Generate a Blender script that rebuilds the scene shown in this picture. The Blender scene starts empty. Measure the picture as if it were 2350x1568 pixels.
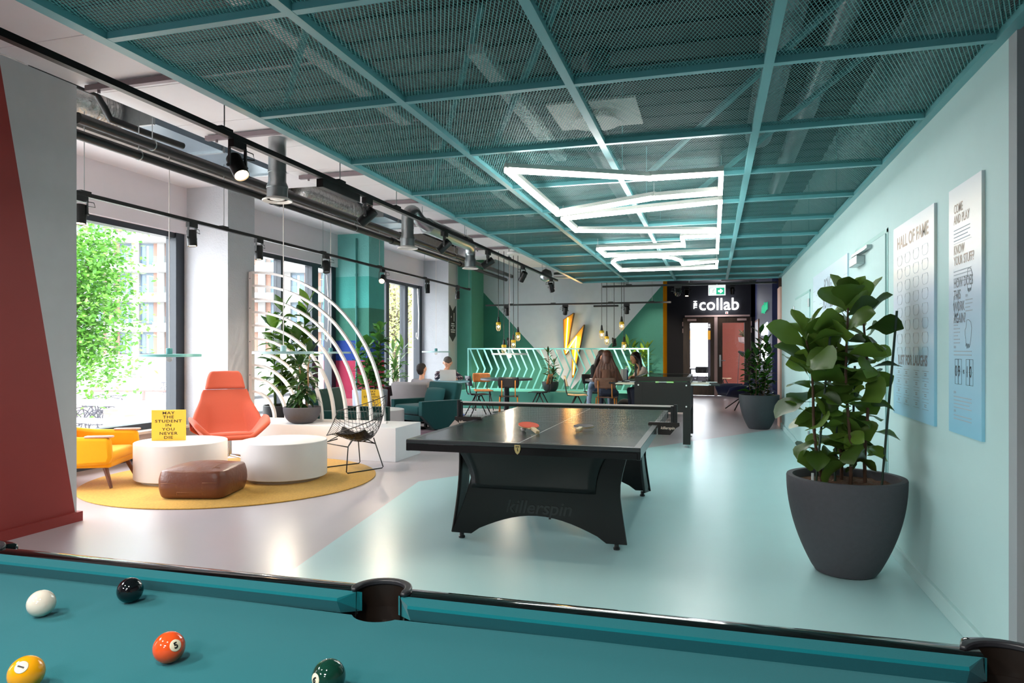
import bpy, bmesh, math, random
from mathutils import Vector, Matrix, Euler, noise
R = math.radians
PI = math.pi
rng = random.Random(7)
sc = bpy.context.scene
COL = sc.collection

# ---------------------------------------------------------------- camera, world, exposure
cd = bpy.data.cameras.new('camera')
cam = bpy.data.objects.new('camera', cd)
COL.objects.link(cam)
cd.sensor_width = 36.0
cd.lens = 36.0 * 1610 / 2350
cd.shift_y = 19.0 / 2350
cd.clip_start = 0.05
cd.clip_end = 400
cam.location = (0, 0, 1.35)
cam.rotation_euler = (R(90), 0, math.atan(461 / 1610))
sc.camera = cam
vs = sc.view_settings
vs.view_transform = 'Standard'
vs.look = 'None'
vs.gamma = 1.0
vs.use_curve_mapping = False
vs.exposure = 0.9
w = bpy.data.worlds.new('sky')
sc.world = w
w.use_nodes = True
nt = w.node_tree
bg = nt.nodes['Background']
bg.inputs[0].default_value = (0.88, 0.94, 1.0, 1)
bg.inputs[1].default_value = 5.5
sc.cycles.use_denoising = True
sc.cycles.max_bounces = 10
sc.cycles.diffuse_bounces = 5
sc.cycles.transparent_max_bounces = 24
sc.cycles.caustics_reflective = False
sc.cycles.caustics_refractive = False
sc.cycles.sample_clamp_indirect = 6.0

def light(name, kind, loc, target=None, energy=100, color=(1, 1, 1), size=0.1, size_y=None, spot=60, blend=0.4, portal=False):
    l = bpy.data.lights.new(name, kind)
    l.energy = energy
    l.color = color
    if kind == 'AREA':
        l.size = size
        if size_y:
            l.shape = 'RECTANGLE'
            l.size_y = size_y
        if portal:
            l.cycles.is_portal = True
    elif kind == 'SPOT':
        l.spot_size = R(spot)
        l.spot_blend = blend
        l.shadow_soft_size = size
    else:
        l.shadow_soft_size = size
    o = bpy.data.objects.new(name, l)
    COL.objects.link(o)
    o.location = loc
    if target is not None:
        d = Vector(target) - Vector(loc)
        o.rotation_euler = d.to_track_quat('-Z', 'Y').to_euler()
    return o

# daylight comes in through the window bays
for (y0, y1) in ((2.2, 7.6), (8.3, 11.64), (12.26, 15.66)):
    light('window_portal', 'AREA', (-6.98, (y0 + y1) / 2, 1.45), (0, (y0 + y1) / 2, 1.45), 1, size=y1 - y0, size_y=2.9, portal=True)
# unseen area lights added above and behind the camera to fill the foreground
for (x, y) in ((-0.6, -1.6), (-2.6, -1.6), (-3.4, 0.9), (-0.6, -3.4)):
    light('panel_lamp', 'AREA', (x, y, 2.56), (x, y, 0), 30, (0.97, 0.98, 1.0), size=0.6, size_y=0.6)

# ---------------------------------------------------------------- materials
MATS = {}
def lin(h):
    h = h.lstrip('#')
    v = [int(h[i:i + 2], 16) / 255 for i in (0, 2, 4)]
    return tuple((c / 12.92 if c <= 0.04045 else ((c + 0.055) / 1.055) ** 2.4) for c in v) + (1,)

def M(name, hexc=None, rough=0.5, metal=0.0, var=0.06, scale=8.0, bump=0.0, bscale=60.0, spec=0.5, emit=0.0, ecol=None, coat=0.0, sheen=0.0, trans=0.0, sub=0.0):
    if name in MATS:
        return MATS[name]
    m = bpy.data.materials.new(name)
    m.use_nodes = True
    t = m.node_tree
    b = t.nodes['Principled BSDF']
    c = lin(hexc)
    tc = t.nodes.new('ShaderNodeTexCoord')
    n = t.nodes.new('ShaderNodeTexNoise')
    n.inputs['Scale'].default_value = scale
    n.inputs['Detail'].default_value = 3
    t.links.new(tc.outputs['Object'], n.inputs['Vector'])
    mix = t.nodes.new('ShaderNodeMix')
    mix.data_type = 'RGBA'
    mix.inputs[6].default_value = tuple(x * (1 - var) for x in c[:3]) + (1,)
    mix.inputs[7].default_value = tuple(min(1, x * (1 + var)) for x in c[:3]) + (1,)
    t.links.new(n.outputs['Fac'], mix.inputs[0])
    t.links.new(mix.outputs[2], b.inputs['Base Color'])
    b.inputs['Roughness'].default_value = rough
    b.inputs['Metallic'].default_value = metal
    b.inputs['Specular IOR Level'].default_value = spec
    if coat:
        b.inputs['Coat Weight'].default_value = coat
        b.inputs['Coat Roughness'].default_value = 0.05
    if sheen:
        b.inputs['Sheen Weight'].default_value = sheen
    if trans:
        b.inputs['Transmission Weight'].default_value = trans
    if emit:
        b.inputs['Emission Color'].default_value = lin(ecol or hexc)
        b.inputs['Emission Strength'].default_value = emit
    if bump:
        n2 = t.nodes.new('ShaderNodeTexNoise')
        n2.inputs['Scale'].default_value = bscale
        n2.inputs['Detail'].default_value = 4
        t.links.new(tc.outputs['Object'], n2.inputs['Vector'])
        bp = t.nodes.new('ShaderNodeBump')
        bp.inputs['Strength'].default_value = bump
        bp.inputs['Distance'].default_value = 0.01
        t.links.new(n2.outputs['Fac'], bp.inputs['Height'])
        t.links.new(bp.outputs['Normal'], b.inputs['Normal'])
    MATS[name] = m
    return m

def glass(name, tint=(1, 1, 1), refl=0.6):
    if name in MATS:
        return MATS[name]
    m = bpy.data.materials.new(name)
    m.use_nodes = True
    t = m.node_tree
    t.nodes.clear()
    out = t.nodes.new('ShaderNodeOutputMaterial')
    tr = t.nodes.new('ShaderNodeBsdfTransparent')
    tr.inputs[0].default_value = tint + (1,)
    gl = t.nodes.new('ShaderNodeBsdfGlossy')
    gl.inputs['Roughness'].default_value = 0.01
    gl.inputs[0].default_value = (refl, refl, refl, 1)
    lw = t.nodes.new('ShaderNodeLayerWeight')
    lw.inputs[0].default_value = 0.5
    pw = t.nodes.new('ShaderNodeMath')
    pw.operation = 'POWER'
    pw.inputs[1].default_value = 5.0
    t.links.new(lw.outputs['Facing'], pw.inputs[0])
    fr = t.nodes.new('ShaderNodeMath')
    fr.operation = 'MULTIPLY_ADD'
    fr.inputs[1].default_value = 0.55
    fr.inputs[2].default_value = 0.03
    t.links.new(pw.outputs[0], fr.inputs[0])
    mx = t.nodes.new('ShaderNodeMixShader')
    t.links.new(fr.outputs[0], mx.inputs[0])
    t.links.new(tr.outputs[0], mx.inputs[1])
    t.links.new(gl.outputs[0], mx.inputs[2])
    t.links.new(mx.outputs[0], out.inputs[0])
    MATS[name] = m
    return m

def wood(name, h1, h2, rough=0.45, scale=3.0, axis=(1, 12, 12), coat=0.0):
    if name in MATS:
        return MATS[name]
    m = M(name, h1, rough, coat=coat)
    t = m.node_tree
    b = t.nodes['Principled BSDF']
    tc = t.nodes.new('ShaderNodeTexCoord')
    mp = t.nodes.new('ShaderNodeMapping')
    mp.inputs['Scale'].default_value = axis
    n = t.nodes.new('ShaderNodeTexNoise')
    n.inputs['Scale'].default_value = scale
    n.inputs['Detail'].default_value = 6
    n.inputs['Distortion'].default_value = 0.6
    cr = t.nodes.new('ShaderNodeValToRGB')
    cr.color_ramp.elements[0].position = 0.3
    cr.color_ramp.elements[0].color = lin(h1)
    cr.color_ramp.elements[1].position = 0.72
    cr.color_ramp.elements[1].color = lin(h2)
    t.links.new(tc.outputs['Object'], mp.inputs['Vector'])
    t.links.new(mp.outputs[0], n.inputs['Vector'])
    t.links.new(n.outputs['Fac'], cr.inputs[0])
    t.links.new(cr.outputs[0], b.inputs['Base Color'])
    return m

def weave(name, hexc, rough=0.9, scale=400.0, var=0.35, strength=0.4):
    """cloth: crossed fine waves lighten / darken threads and give a bump"""
    if name in MATS:
        return MATS[name]
    m = M(name, hexc, rough, spec=0.2, sheen=0.15)
    t = m.node_tree
    b = t.nodes['Principled BSDF']
    tc = t.nodes.new('ShaderNodeTexCoord')
    n = t.nodes.new('ShaderNodeTexNoise')
    n.inputs['Scale'].default_value = scale
    n.inputs['Detail'].default_value = 1
    t.links.new(tc.outputs['Object'], n.inputs['Vector'])
    c = lin(hexc)
    mix = t.nodes.new('ShaderNodeMix')
    mix.data_type = 'RGBA'
    mix.inputs[6].default_value = tuple(x * (1 - var) for x in c[:3]) + (1,)
    mix.inputs[7].default_value = tuple(min(1, x * (1 + var)) for x in c[:3]) + (1,)
    t.links.new(n.outputs['Fac'], mix.inputs[0])
    t.links.new(mix.outputs[2], b.inputs['Base Color'])
    bp = t.nodes.new('ShaderNodeBump')
    bp.inputs['Strength'].default_value = strength
    bp.inputs['Distance'].default_value = 0.003
    t.links.new(n.outputs['Fac'], bp.inputs['Height'])
    t.links.new(bp.outputs['Normal'], b.inputs['Normal'])
    return m

# ---------------------------------------------------------------- mesh collector
class MB:
    def __init__(self):
        self.v = []
        self.f = []
        self.mi = []
        self.cur = 0
    def add(self, vs, fs):
        b = len(self.v)
        self.v += [tuple(x) for x in vs]
        self.f += [tuple(b + i for i in f) for f in fs]
        self.mi += [self.cur] * len(fs)
        return self
    def box(self, x0, x1, y0, y1, z0, z1, mtx=None):
        p = [(x0, y0, z0), (x1, y0, z0), (x1, y1, z0), (x0, y1, z0), (x0, y0, z1), (x1, y0, z1), (x1, y1, z1), (x0, y1, z1)]
        if mtx is not None:
            p = [mtx @ Vector(q) for q in p]
        return self.add(p, [(0, 3, 2, 1), (4, 5, 6, 7), (0, 1, 5, 4), (1, 2, 6, 5), (2, 3, 7, 6), (3, 0, 4, 7)])
    def cbox(self, c, s, rz=0.0, rx=0.0, ry=0.0):
        m = Matrix.Translation(c) @ Euler((rx, ry, rz)).to_matrix().to_4x4()
        return self.box(-s[0] / 2, s[0] / 2, -s[1] / 2, s[1] / 2, -s[2] / 2, s[2] / 2, m)
    def bbox(self, x0, x1, y0, y1, z0, z1, r=0.01, mtx=None, seg=2):
        bm = bmesh.new()
        bmesh.ops.create_cube(bm, size=1.0)
        for v in bm.verts:
            v.co = Vector(((x0 + x1) / 2 + v.co.x * (x1 - x0), (y0 + y1) / 2 + v.co.y * (y1 - y0), (z0 + z1) / 2 + v.co.z * (z1 - z0)))
        bmesh.ops.bevel(bm, geom=bm.edges[:], offset=r, segments=seg, profile=0.5, affect='EDGES')
        return self.bm(bm, mtx)
    def bm(self, bm, mtx=None):
        bm.verts.index_update()
        vs = [(mtx @ v.co) if mtx is not None else v.co.copy() for v in bm.verts]
        self.add(vs, [tuple(v.index for v in f.verts) for f in bm.faces])
        bm.free()
        return self
    def tube(self, pts, r, n=8, closed=False, cap=True, flat=None):
        """sweep of radius r (number or per-point list) along pts; flat=(w,h) sweeps a rectangle with h along world-up-ish"""
        pts = [Vector(p) for p in pts]
        k = len(pts)
        rs = r if isinstance(r, (list, tuple)) else [r] * k
        rings = []
        up = None
        for i, p in enumerate(pts):
            if closed:
                d = (pts[(i + 1) % k] - pts[i - 1])
            else:
                d = (pts[min(i + 1, k - 1)] - pts[max(i - 1, 0)])
            if d.length < 1e-9:
                d = Vector((0, 0, 1))
            d.normalize()
            if up is None:
                up = Vector((0, 0, 1)) if abs(d.z) < 0.9 else Vector((1, 0, 0))
            a = d.cross(up)
            if a.length < 1e-6:
                a = d.cross(Vector((0, 1, 0)))
            a.normalize()
            u = a.cross(d).normalized()
            up = u
            if flat:
                cs = [(-flat[0] / 2, -flat[1] / 2), (flat[0] / 2, -flat[1] / 2), (flat[0] / 2, flat[1] / 2), (-flat[0] / 2, flat[1] / 2)]
                rings.append([p + a * x * rs[i] + u * y * rs[i] for x, y in cs])
            else:
                rings.append([p + (a * math.cos(2 * PI * j / n) + u * math.sin(2 * PI * j / n)) * rs[i] for j in range(n)])
        m = len(rings[0])
        vs = [q for ring in rings for q in ring]
        fs = []
        for i in range(k if closed else k - 1):
            i2 = (i + 1) % k
            for j in range(m):
                j2 = (j + 1) % m
                fs.append((i * m + j, i * m + j2, i2 * m + j2, i2 * m + j))
        if cap and not closed:
            fs.append(tuple(range(m))[::-1])
            fs.append(tuple((k - 1) * m + j for j in range(m)))
        return self.add(vs, fs)
    def rod(self, a, b, r, n=8):
        return self.tube([a, b], r, n)
    def bar(self, a, b, w, h):
        return self.tube([a, b], 1.0, flat=(w, h))
    def lathe(self, prof, n=32, c=(0, 0, 0), mtx=None, sx=1.0, sy=1.0):
        vs = []
        fs = []
        k = len(prof)
        for r, z in prof:
            for j in range(n):
                a = 2 * PI * j / n
                p = Vector((r * math.cos(a) * sx, r * math.sin(a) * sy, z))
                if mtx is not None:
                    p = mtx @ p
                vs.append(p + Vector(c))
        for i in range(k - 1):
            for j in range(n):
                j2 = (j + 1) % n
                fs.append((i * n + j, i * n + j2, (i + 1) * n + j2, (i + 1) * n + j))
        fs.append(tuple(range(n))[::-1])
        fs.append(tuple((k - 1) * n + j for j in range(n)))
        return self.add(vs, fs)
    def ball(self, c, r, n=16, m=10, s=(1, 1, 1), mtx=None):
        prof = [(max(r * math.sin(PI * i / m), 1e-4), -r * math.cos(PI * i / m)) for i in range(m + 1)]
        mm = Matrix.Diagonal((s[0], s[1], s[2], 1))
        if mtx is not None:
            mm = mtx @ mm
        return self.lathe(prof, n, c, mm)
    def prism(self, poly, a, b, axis='z', mtx=None):
        """extrude a 2D polygon: axis z -> (x,y), axis x -> (y,z), axis y -> (x,z)"""
        k = len(poly)
        def P(p, t):
            q = {'z': (p[0], p[1], t), 'x': (t, p[0], p[1]), 'y': (p[0], t, p[1])}[axis]
            return mtx @ Vector(q) if mtx is not None else q
        vs = [P(p, a) for p in poly] + [P(p, b) for p in poly]
        fs = [(i, (i + 1) % k, k + (i + 1) % k, k + i) for i in range(k)]
        fs += [tuple(range(k))[::-1], tuple(range(k, 2 * k))]
        return self.add(vs, fs)
    def grid(self, fn, nu, nv, closed_u=False):
        vs = [fn(i / nu, j / nv) for j in range(nv + 1) for i in range(nu + (0 if closed_u else 1))]
        w_ = nu + (0 if closed_u else 1)
        fs = []
        for j in range(nv):
            for i in range(nu):
                i2 = (i + 1) % w_ if closed_u else i + 1
                fs.append((j * w_ + i, j * w_ + i2, (j + 1) * w_ + i2, (j + 1) * w_ + i))
        return self.add(vs, fs)
    def build(self, name, mats, parent=None, smooth=False, loc=None, rot=None, sol=None, sub=0, bev=None):
        me = bpy.data.meshes.new(name)
        me.from_pydata([tuple(v) for v in self.v], [], self.f)
        if not isinstance(mats, (list, tuple)):
            mats = [mats]
        for m in mats:
            me.materials.append(m)
        if len(mats) > 1:
            me.polygons.foreach_set('material_index', self.mi)
        bm = bmesh.new()
        bm.from_mesh(me)
        bmesh.ops.recalc_face_normals(bm, faces=bm.faces[:])
        bm.to_mesh(me)
        bm.free()
        if smooth:
            me.polygons.foreach_set('use_smooth', [True] * len(me.polygons))
            if smooth != 'full':
                try:
                    me.set_sharp_from_angle(angle=R(35))
                except Exception:
                    pass
        o = bpy.data.objects.new(name, me)
        COL.objects.link(o)
        if parent is not None:
            o.parent = parent
        if loc is not None:
            o.location = loc
        if rot is not None:
            o.rotation_euler = rot
        if sol:
            md = o.modifiers.new('solid', 'SOLIDIFY')
            md.thickness = sol
            md.offset = 0
        if bev:
            md = o.modifiers.new('bevel', 'BEVEL')
            md.width = bev
            md.segments = 2
            md.limit_method = 'ANGLE'
        if sub:
            md = o.modifiers.new('sub', 'SUBSURF')
            md.levels = sub
            md.render_levels = sub
        return o

def thing(name, label, cat, loc=(0, 0, 0), rz=0.0, group=None):
    o = bpy.data.objects.new(name, None)
    COL.objects.link(o)
    o.empty_display_size = 0.1
    o.location = loc
    o.rotation_euler = (0, 0, rz)
    return tag(o, label, cat, group)

def tag(o, label, cat, group=None, kind=None):
    o['label'] = label
    o['category'] = cat
    if group:
        o['group'] = group
    if kind:
        o['kind'] = kind
    return o

def struct(o, label=None):
    o['kind'] = 'structure'
    if label:
        o['label'] = label
        o['category'] = o.name.split('_')[0].split('.')[0]
    return o

def dup(root, loc, rz=0.0, label=None, group=None):
    r = root.copy()
    COL.objects.link(r)
    r.location = loc
    r.rotation_euler = (0, 0, rz)
    if label:
        r['label'] = label
    if group:
        r['group'] = group
    for ch in list(root.children):
        c = ch.copy()
        COL.objects.link(c)
        c.parent = r
        for g in list(ch.children):
            d = g.copy()
            COL.objects.link(d)
            d.parent = c
    return r

def text(name, body, size, mat, parent=None, loc=(0, 0, 0), rot=(0, 0, 0), ext=0.001, align='CENTER', font_scale=1.0, shear=0.0, space=1.0, bold=0.0, line=1.0):
    cu = bpy.data.curves.new(name, 'FONT')
    cu.body = body
    cu.size = size
    cu.extrude = ext
    cu.align_x = align
    cu.align_y = 'CENTER'
    cu.space_character = space
    cu.space_line = line
    cu.shear = shear
    cu.offset = bold
    cu.resolution_u = 3
    tmp = bpy.data.objects.new(name, cu)
    COL.objects.link(tmp)
    dg = bpy.context.evaluated_depsgraph_get()
    me = bpy.data.meshes.new_from_object(tmp.evaluated_get(dg))
    bpy.data.objects.remove(tmp)
    bpy.data.curves.remove(cu)
    me.materials.clear()
    me.materials.append(mat)
    for v in me.vertices:
        v.co.x *= font_scale
    o = bpy.data.objects.new(name, me)
    COL.objects.link(o)
    if parent is not None:
        o.parent = parent
    o.location = loc
    o.rotation_euler = rot
    return o
# ---------------------------------------------------------------- the setting
m_lilac = M('lilac_floor', '#bdb2b5', 0.3, var=0.05, scale=2.0, bump=0.02, bscale=20)
m_aqua = M('aqua_floor', '#b4d8d9', 0.28, var=0.04, scale=2.0, bump=0.02, bscale=20)
m_mint = M('mint_paint', '#bad9d8', 0.6, var=0.02, bump=0.03, bscale=150)
m_white = M('white_plaster', '#e6e2e5', 0.75, var=0.03, bump=0.15, bscale=70)
m_pink = M('pale_pink_plaster', '#e8dfe2', 0.75, var=0.02)
m_rough = M('rough_white_plaster', '#c6c8cd', 0.85, var=0.05, bump=0.5, bscale=45)
m_conc = M('raw_concrete', '#8f8883', 0.9, var=0.25, scale=14, bump=0.6, bscale=30)
m_red = M('red_paint', '#8f2b25', 0.6, var=0.03)
m_green = M('green_paint', '#337b6b', 0.7, var=0.05, bump=0.3, bscale=60)
m_dgreen = M('dark_green_paint', '#1f5245', 0.7, var=0.05, bump=0.3, bscale=60)
m_greyp = M('grey_paint', '#9aa0a3', 0.7)
m_anth = M('anthracite_frame', '#2b333c', 0.4, var=0.05)
m_black = M('black_metal', '#141414', 0.45, var=0.1)
m_navy = M('navy_paint', '#26305f', 0.6, var=0.05)
m_nblack = M('blue_black_paint', '#12131d', 0.6, var=0.05)
m_brown = M('dark_brown_panel', '#3a2a20', 0.5, var=0.1)
m_deck = M('white_deck', '#efebed', 0.55, var=0.05, scale=3)
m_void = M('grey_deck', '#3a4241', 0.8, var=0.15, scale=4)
m_galv = M('galvanised_steel', '#b4babb', 0.32, metal=0.9, var=0.12, scale=25)
m_tealm = M('teal_coated_steel', '#67a7ab', 0.33, var=0.04)
m_teald = M('teal_mesh_steel', '#5fa7a6', 0.45, var=0.05)
m_glass = glass('window_glass')

# floor with an aqua painted field
mb = MB()
A = [(-1.75, -1.2), (1.3, -1.2), (1.3, 13.05), (1.15, 12.9), (-2.9, 6.65)]
mb.cur = 1
mb.add([(x, y, 0) for x, y in A], [tuple(range(5))])
mb.cur = 0
o_ = [(-7.2, -5.2), (5, -5.2), (5, 30), (-7.2, 30)]
b_ = len(mb.v)
mb.add([(x, y, 0) for x, y in o_ + A], [(0, 1, 5, 4), (1, 6, 5), (1, 2, 6), (2, 7, 6), (2, 3, 7), (3, 8, 7), (3, 0, 8), (0, 4, 8)])
fl = struct(mb.build('floor', [m_lilac, m_aqua]), 'lilac grey cast floor with a pale aqua painted field')

# right wall: mint run with flush doors, then an opening, brown panel and navy run
mb = MB(); mb.box(1.15, 1.4, 3.28, 13.0, 0, 4.0)
wr = struct(mb.build('wall_right', m_mint), 'long pale mint wall with posters')
mb = MB(); mb.box(1.15, 5.0, 3.2, 3.28, 0, 4.0)
struct(mb.build('wall_right_return', m_greyp), 'grey wall end beside the mint wall')
mb = MB(); mb.box(1.3, 1.5, 13.0, 15.45, 0, 4.0)
struct(mb.build('wall_right_panel', m_brown), 'dark brown panel between pink jamb and navy wall')
mb = MB(); mb.box(1.12, 1.3, 13.02, 13.5, 0, 2.45)
struct(mb.build('trim_1', M('pink_jamb', '#e5b9a9', 0.5)), 'pink door jamb at the end of the mint wall')
mb = MB(); mb.box(1.18, 1.5, 15.45, 21.5, 0, 4.0)
struct(mb.build('wall_right_navy', m_navy), 'navy blue wall with glowing writing beside the double doors')
mb = MB(); mb.bbox(1.128, 1.155, 3.29, 12.99, 0, 0.085, 0.004)
struct(mb.build('baseboard_right', m_mint), 'mint skirting board')

def flush_door(n, y0, y1, z1, halves, label):
    d = thing('door_%d' % n, label, 'door', (1.15, 0, 0)); d['kind'] = 'structure'
    k = (y1 - y0) / halves
    for i in range(halves):
        MB().bbox(-0.012, 0.004, y0 + i * k + 0.004, y0 + (i + 1) * k - 0.004, 0.01, z1, 0.002).build('door_leaf', m_mint, d)
    t = MB()
    t.box(-0.004, 0.003, y0 - 0.035, y0 - 0.006, 0.0, z1 + 0.03); t.box(-0.004, 0.003, y1 + 0.006, y1 + 0.035, 0, z1 + 0.03)
    t.box(-0.004, 0.003, y0 - 0.035, y1 + 0.035, z1 + 0.006, z1 + 0.035)
    t.build('door_frame', M('mint_frame', '#9ccbc6', 0.5), d)
    return d
d1 = flush_door(1, 5.34, 6.4, 2.15, 1, 'flush mint door with steel closer between the posters')
for z in (0.35, 1.75):
    MB().rod((-0.018, 6.415, z), (-0.018, 6.415, z + 0.1), 0.011).build('hinge', m_galv, d1)
c_ = MB(); c_.bbox(-0.075, -0.012, 6.0, 6.3, 2.02, 2.09, 0.006); c_.build('door_closer', m_galv, d1)
c_ = MB(); c_.bbox(-0.05, -0.012, 5.75, 6.35, 2.11, 2.135, 0.003); c_.bar((-0.06, 6.05, 2.1), (-0.035, 5.8, 2.115), 0.02, 0.008); c_.build('closer_rail', m_galv, d1)
d2 = flush_door(2, 9.31, 10.88, 2.06, 2, 'pair of flush mint cupboard doors beyond the pong poster')
for y in (9.3, 10.89):
    for z in (0.25, 1.62, 1.88):
        MB().rod((-0.018, y, z), (-0.018, y, z + 0.1), 0.012).build('hinge', m_galv, d2)

# red partition on the left
mb = MB()
y0, y1, zt = 0.9, 4.37, 3.43
ya, yb = 3.74, 4.37
V = [(-4.82, y0, 0), (-4.82, yb, 0), (-4.82, ya, zt), (-4.82, y0, zt), (-4.82, y1, zt), (-4.98, y0, 0), (-4.98, y1, 0), (-4.98, y1, zt), (-4.98, y0, zt)]
mb.cur = 0
mb.add(V, [(0, 1, 2, 3)])
mb.cur = 1
mb.add(V, [(1, 4, 2), (1, 6, 7, 4), (5, 8, 7, 6), (0, 3, 8, 5), (3, 2, 4, 7, 8)])
struct(mb.build('wall_left', [m_red, M('grey_white_paint', '#bdbdbd', 0.7)]), 'partition painted dark red with a white slanting band')
mb = MB(); mb.box(-4.825, -4.79, 0.9, 4.37, 0, 0.075); mb.box(-4.98, -4.79, 4.37, 4.4, 0, 0.075)
struct(mb.build('baseboard_left', m_red), 'red skirting of the partition')

# window wall
XW = -6.7
mb = MB()
mb.box(-7.0, XW, 0.5, 17.4, 2.88, 4.0)
mb.box(-7.0, XW, -5.2, 0.5, 0, 4.0)
struct(mb.build('wall_left_window', m_pink), 'pale plaster band above the windows')
for i, (a, b, mt) in enumerate(((7.75, 8.3, m_rough), (11.64, 12.26, None), (15.66, 16.25, m_rough))):
    mb = MB()
    if mt:
        mb.box(-7.0, -6.06, a, b, 0, 3.5)
        struct(mb.build('pillar_%d' % (i + 1), mt), ['white rough plaster pillar behind the orange chair', '', 'white pillar with the black banner sign'][i])
    else:
        zs = [0, .45, 1.15, 1.52, 2.12, 2.7, 3.5]
        cols = ['#dd8f8d', '#c23a5c', '#24479c', '#3f8270', '#4fb0a6', '#7cc6c0']
        for k in range(6):
            mb.cur = k
            mb.box(-7.0, -6.06, a, b, zs[k], zs[k + 1])
        struct(mb.build('pillar_2', [M('pillar_band_%d' % k, cols[k], 0.85, bump=0.6, bscale=40) for k in range(6)]), 'pillar painted in teal, green, blue and pink bands')
mb = MB(); mb.rod((-6.3, 11.612, 0.3), (-6.3, 11.612, 3.4), 0.018)
for z in (1.2, 1.8, 2.1, 2.7):
    mb.rod((-6.3, 11.612, z), (-6.3, 11.612, z + 0.05), 0.026)
tag(mb.build('conduit_pipe', M('teal_pipe', '#3a8580', 0.5)), 'thin teal conduit pipe running up the banded pillar', 'pipe')

def window(n, y0, y1, z0, bars, label, top=2.88, jamb=0.09):
    t = thing('window_%d' % n, label, 'window', (0, 0, 0)); t['kind'] = 'structure'
    f = MB()
    f.box(-6.9, -6.76, y0, y1, top - 0.07, top); f.box(-6.9, -6.76, y0, y1, z0, z0 + 0.08)
    f.box(-6.9, -6.74, y0, y0 + jamb, z0, top); f.box(-6.9, -6.74, y1 - jamb - 0.06, y1, z0, top)
    f.build('window_frame', m_anth, t)
    ys = [y0 + jamb] + [q for b in bars for q in (b[0], b[1])] + [y1 - jamb - 0.06]
    for a, b in bars:
        MB().box(-6.89, -6.75, a, b, z0 + 0.08, top - 0.07).build('mullion', m_anth, t)
    for i in range(0, len(ys), 2):
        MB().box(-6.835, -6.825, ys[i], ys[i + 1], z0 + 0.08, top - 0.07).build('window_pane', m_glass, t)
    return t
window(1, 0.5, 7.75, 0.36, [(2.6, 2.7)], 'tall fixed window behind the yellow armchair')
w2 = window(2, 8.3, 11.64, 0.05, [(9.93, 10.0), (10.85, 11.05)], 'window with a dark door leaf behind the arched screen')
w3 = window(3, 12.26, 15.66, 0.05, [(13.75, 13.9), (14.72, 14.88)], 'window bay beside the two men with trees outside')
for wt, yy, z1 in ((w2, 11.3, 2.1), (w3, 15.35, 2.2)):
    p = [(-6.72, yy, z1 + 0.6), (-6.7, yy + 0.03, z1), (-6.7, yy, z1 - 0.5), (-6.69, yy - 0.05, z1 - 0.6), (-6.7, yy - 0.12, z1 - 0.55), (-6.7, yy - 0.1, z1 - 0.45)]
    MB().tube(p, 0.012, 6).build('pull_cord', m_white, wt)
mb = MB()
mb.box(-7.0, -6.78, 0.5, 7.75, 0.12, 0.36); mb.bbox(-6.95, -6.6, 0.5, 7.7, 0.33, 0.365, 0.004)
struct(mb.build('trim_2', wood('pale_sill_wood', '#c9b9a8', '#dccfc0', axis=(8, 0.6, 8))), 'pale wood sill panel under the window')
mb = MB(); mb.box(-7.0, -6.75, 0.5, 7.75, 0, 0.12)
struct(mb.build('baseboard_window', m_anth), 'dark plinth strip below the window sill panel')

# ceilings
mb = MB(); mb.box(-7.0, -5.85, -5.2, 17.4, 3.49, 3.56)
struct(mb.build('ceiling_soffit', m_white), 'white soffit strip above the windows')
mb = MB(); mb.box(-5.93, -5.8, -5.2, 17.4, 3.47, 3.75)
struct(mb.build('ceiling_beam', m_conc), 'rough concrete beam edge')
for yb in (8.0, 11.95, 15.95):
    mb = MB(); mb.box(-5.85, -4.9, yb - 0.35, yb + 0.35, 3.55, 3.95)
    struct(mb.build('beam', m_white), 'white cross beam over a pillar')
mb = MB(); mb.box(-7.0, 5, -5.2, 30, 3.95, 4.1)
struct(mb.build('ceiling', m_deck), 'white concrete slab')
mb = MB()
yy = 0.2
while yy < 17.0:
    mb.box(-4.8, -3.9, yy, yy + 0.862, 3.43, 3.47)
    yy += 0.87
struct(mb.build('ceiling_deck', m_deck), 'white ribbed ceiling panels above the track rails')
mb = MB()
for yy in (3.0, 4.35, 5.7, 7.3, 8.9, 10.5, 12.0, 13.5):
    mb.box(-4.72, -2.4, yy, yy + 0.045, 3.375, 3.418)
    mb.rod((-4.6, yy + 0.02, 3.35), (-4.6, yy + 0.02, 3.5), 0.012)
struct(mb.build('trim_3', M('mauve_channel', '#8d7f84', 0.5, metal=0.3)), 'steel channels under the ceiling panels')
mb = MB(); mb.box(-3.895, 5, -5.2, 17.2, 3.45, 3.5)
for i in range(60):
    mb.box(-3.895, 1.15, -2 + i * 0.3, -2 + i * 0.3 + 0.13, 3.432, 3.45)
struct(mb.build('ceiling_void', m_void), 'dark ribbed deck above the mesh ceiling')

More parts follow.
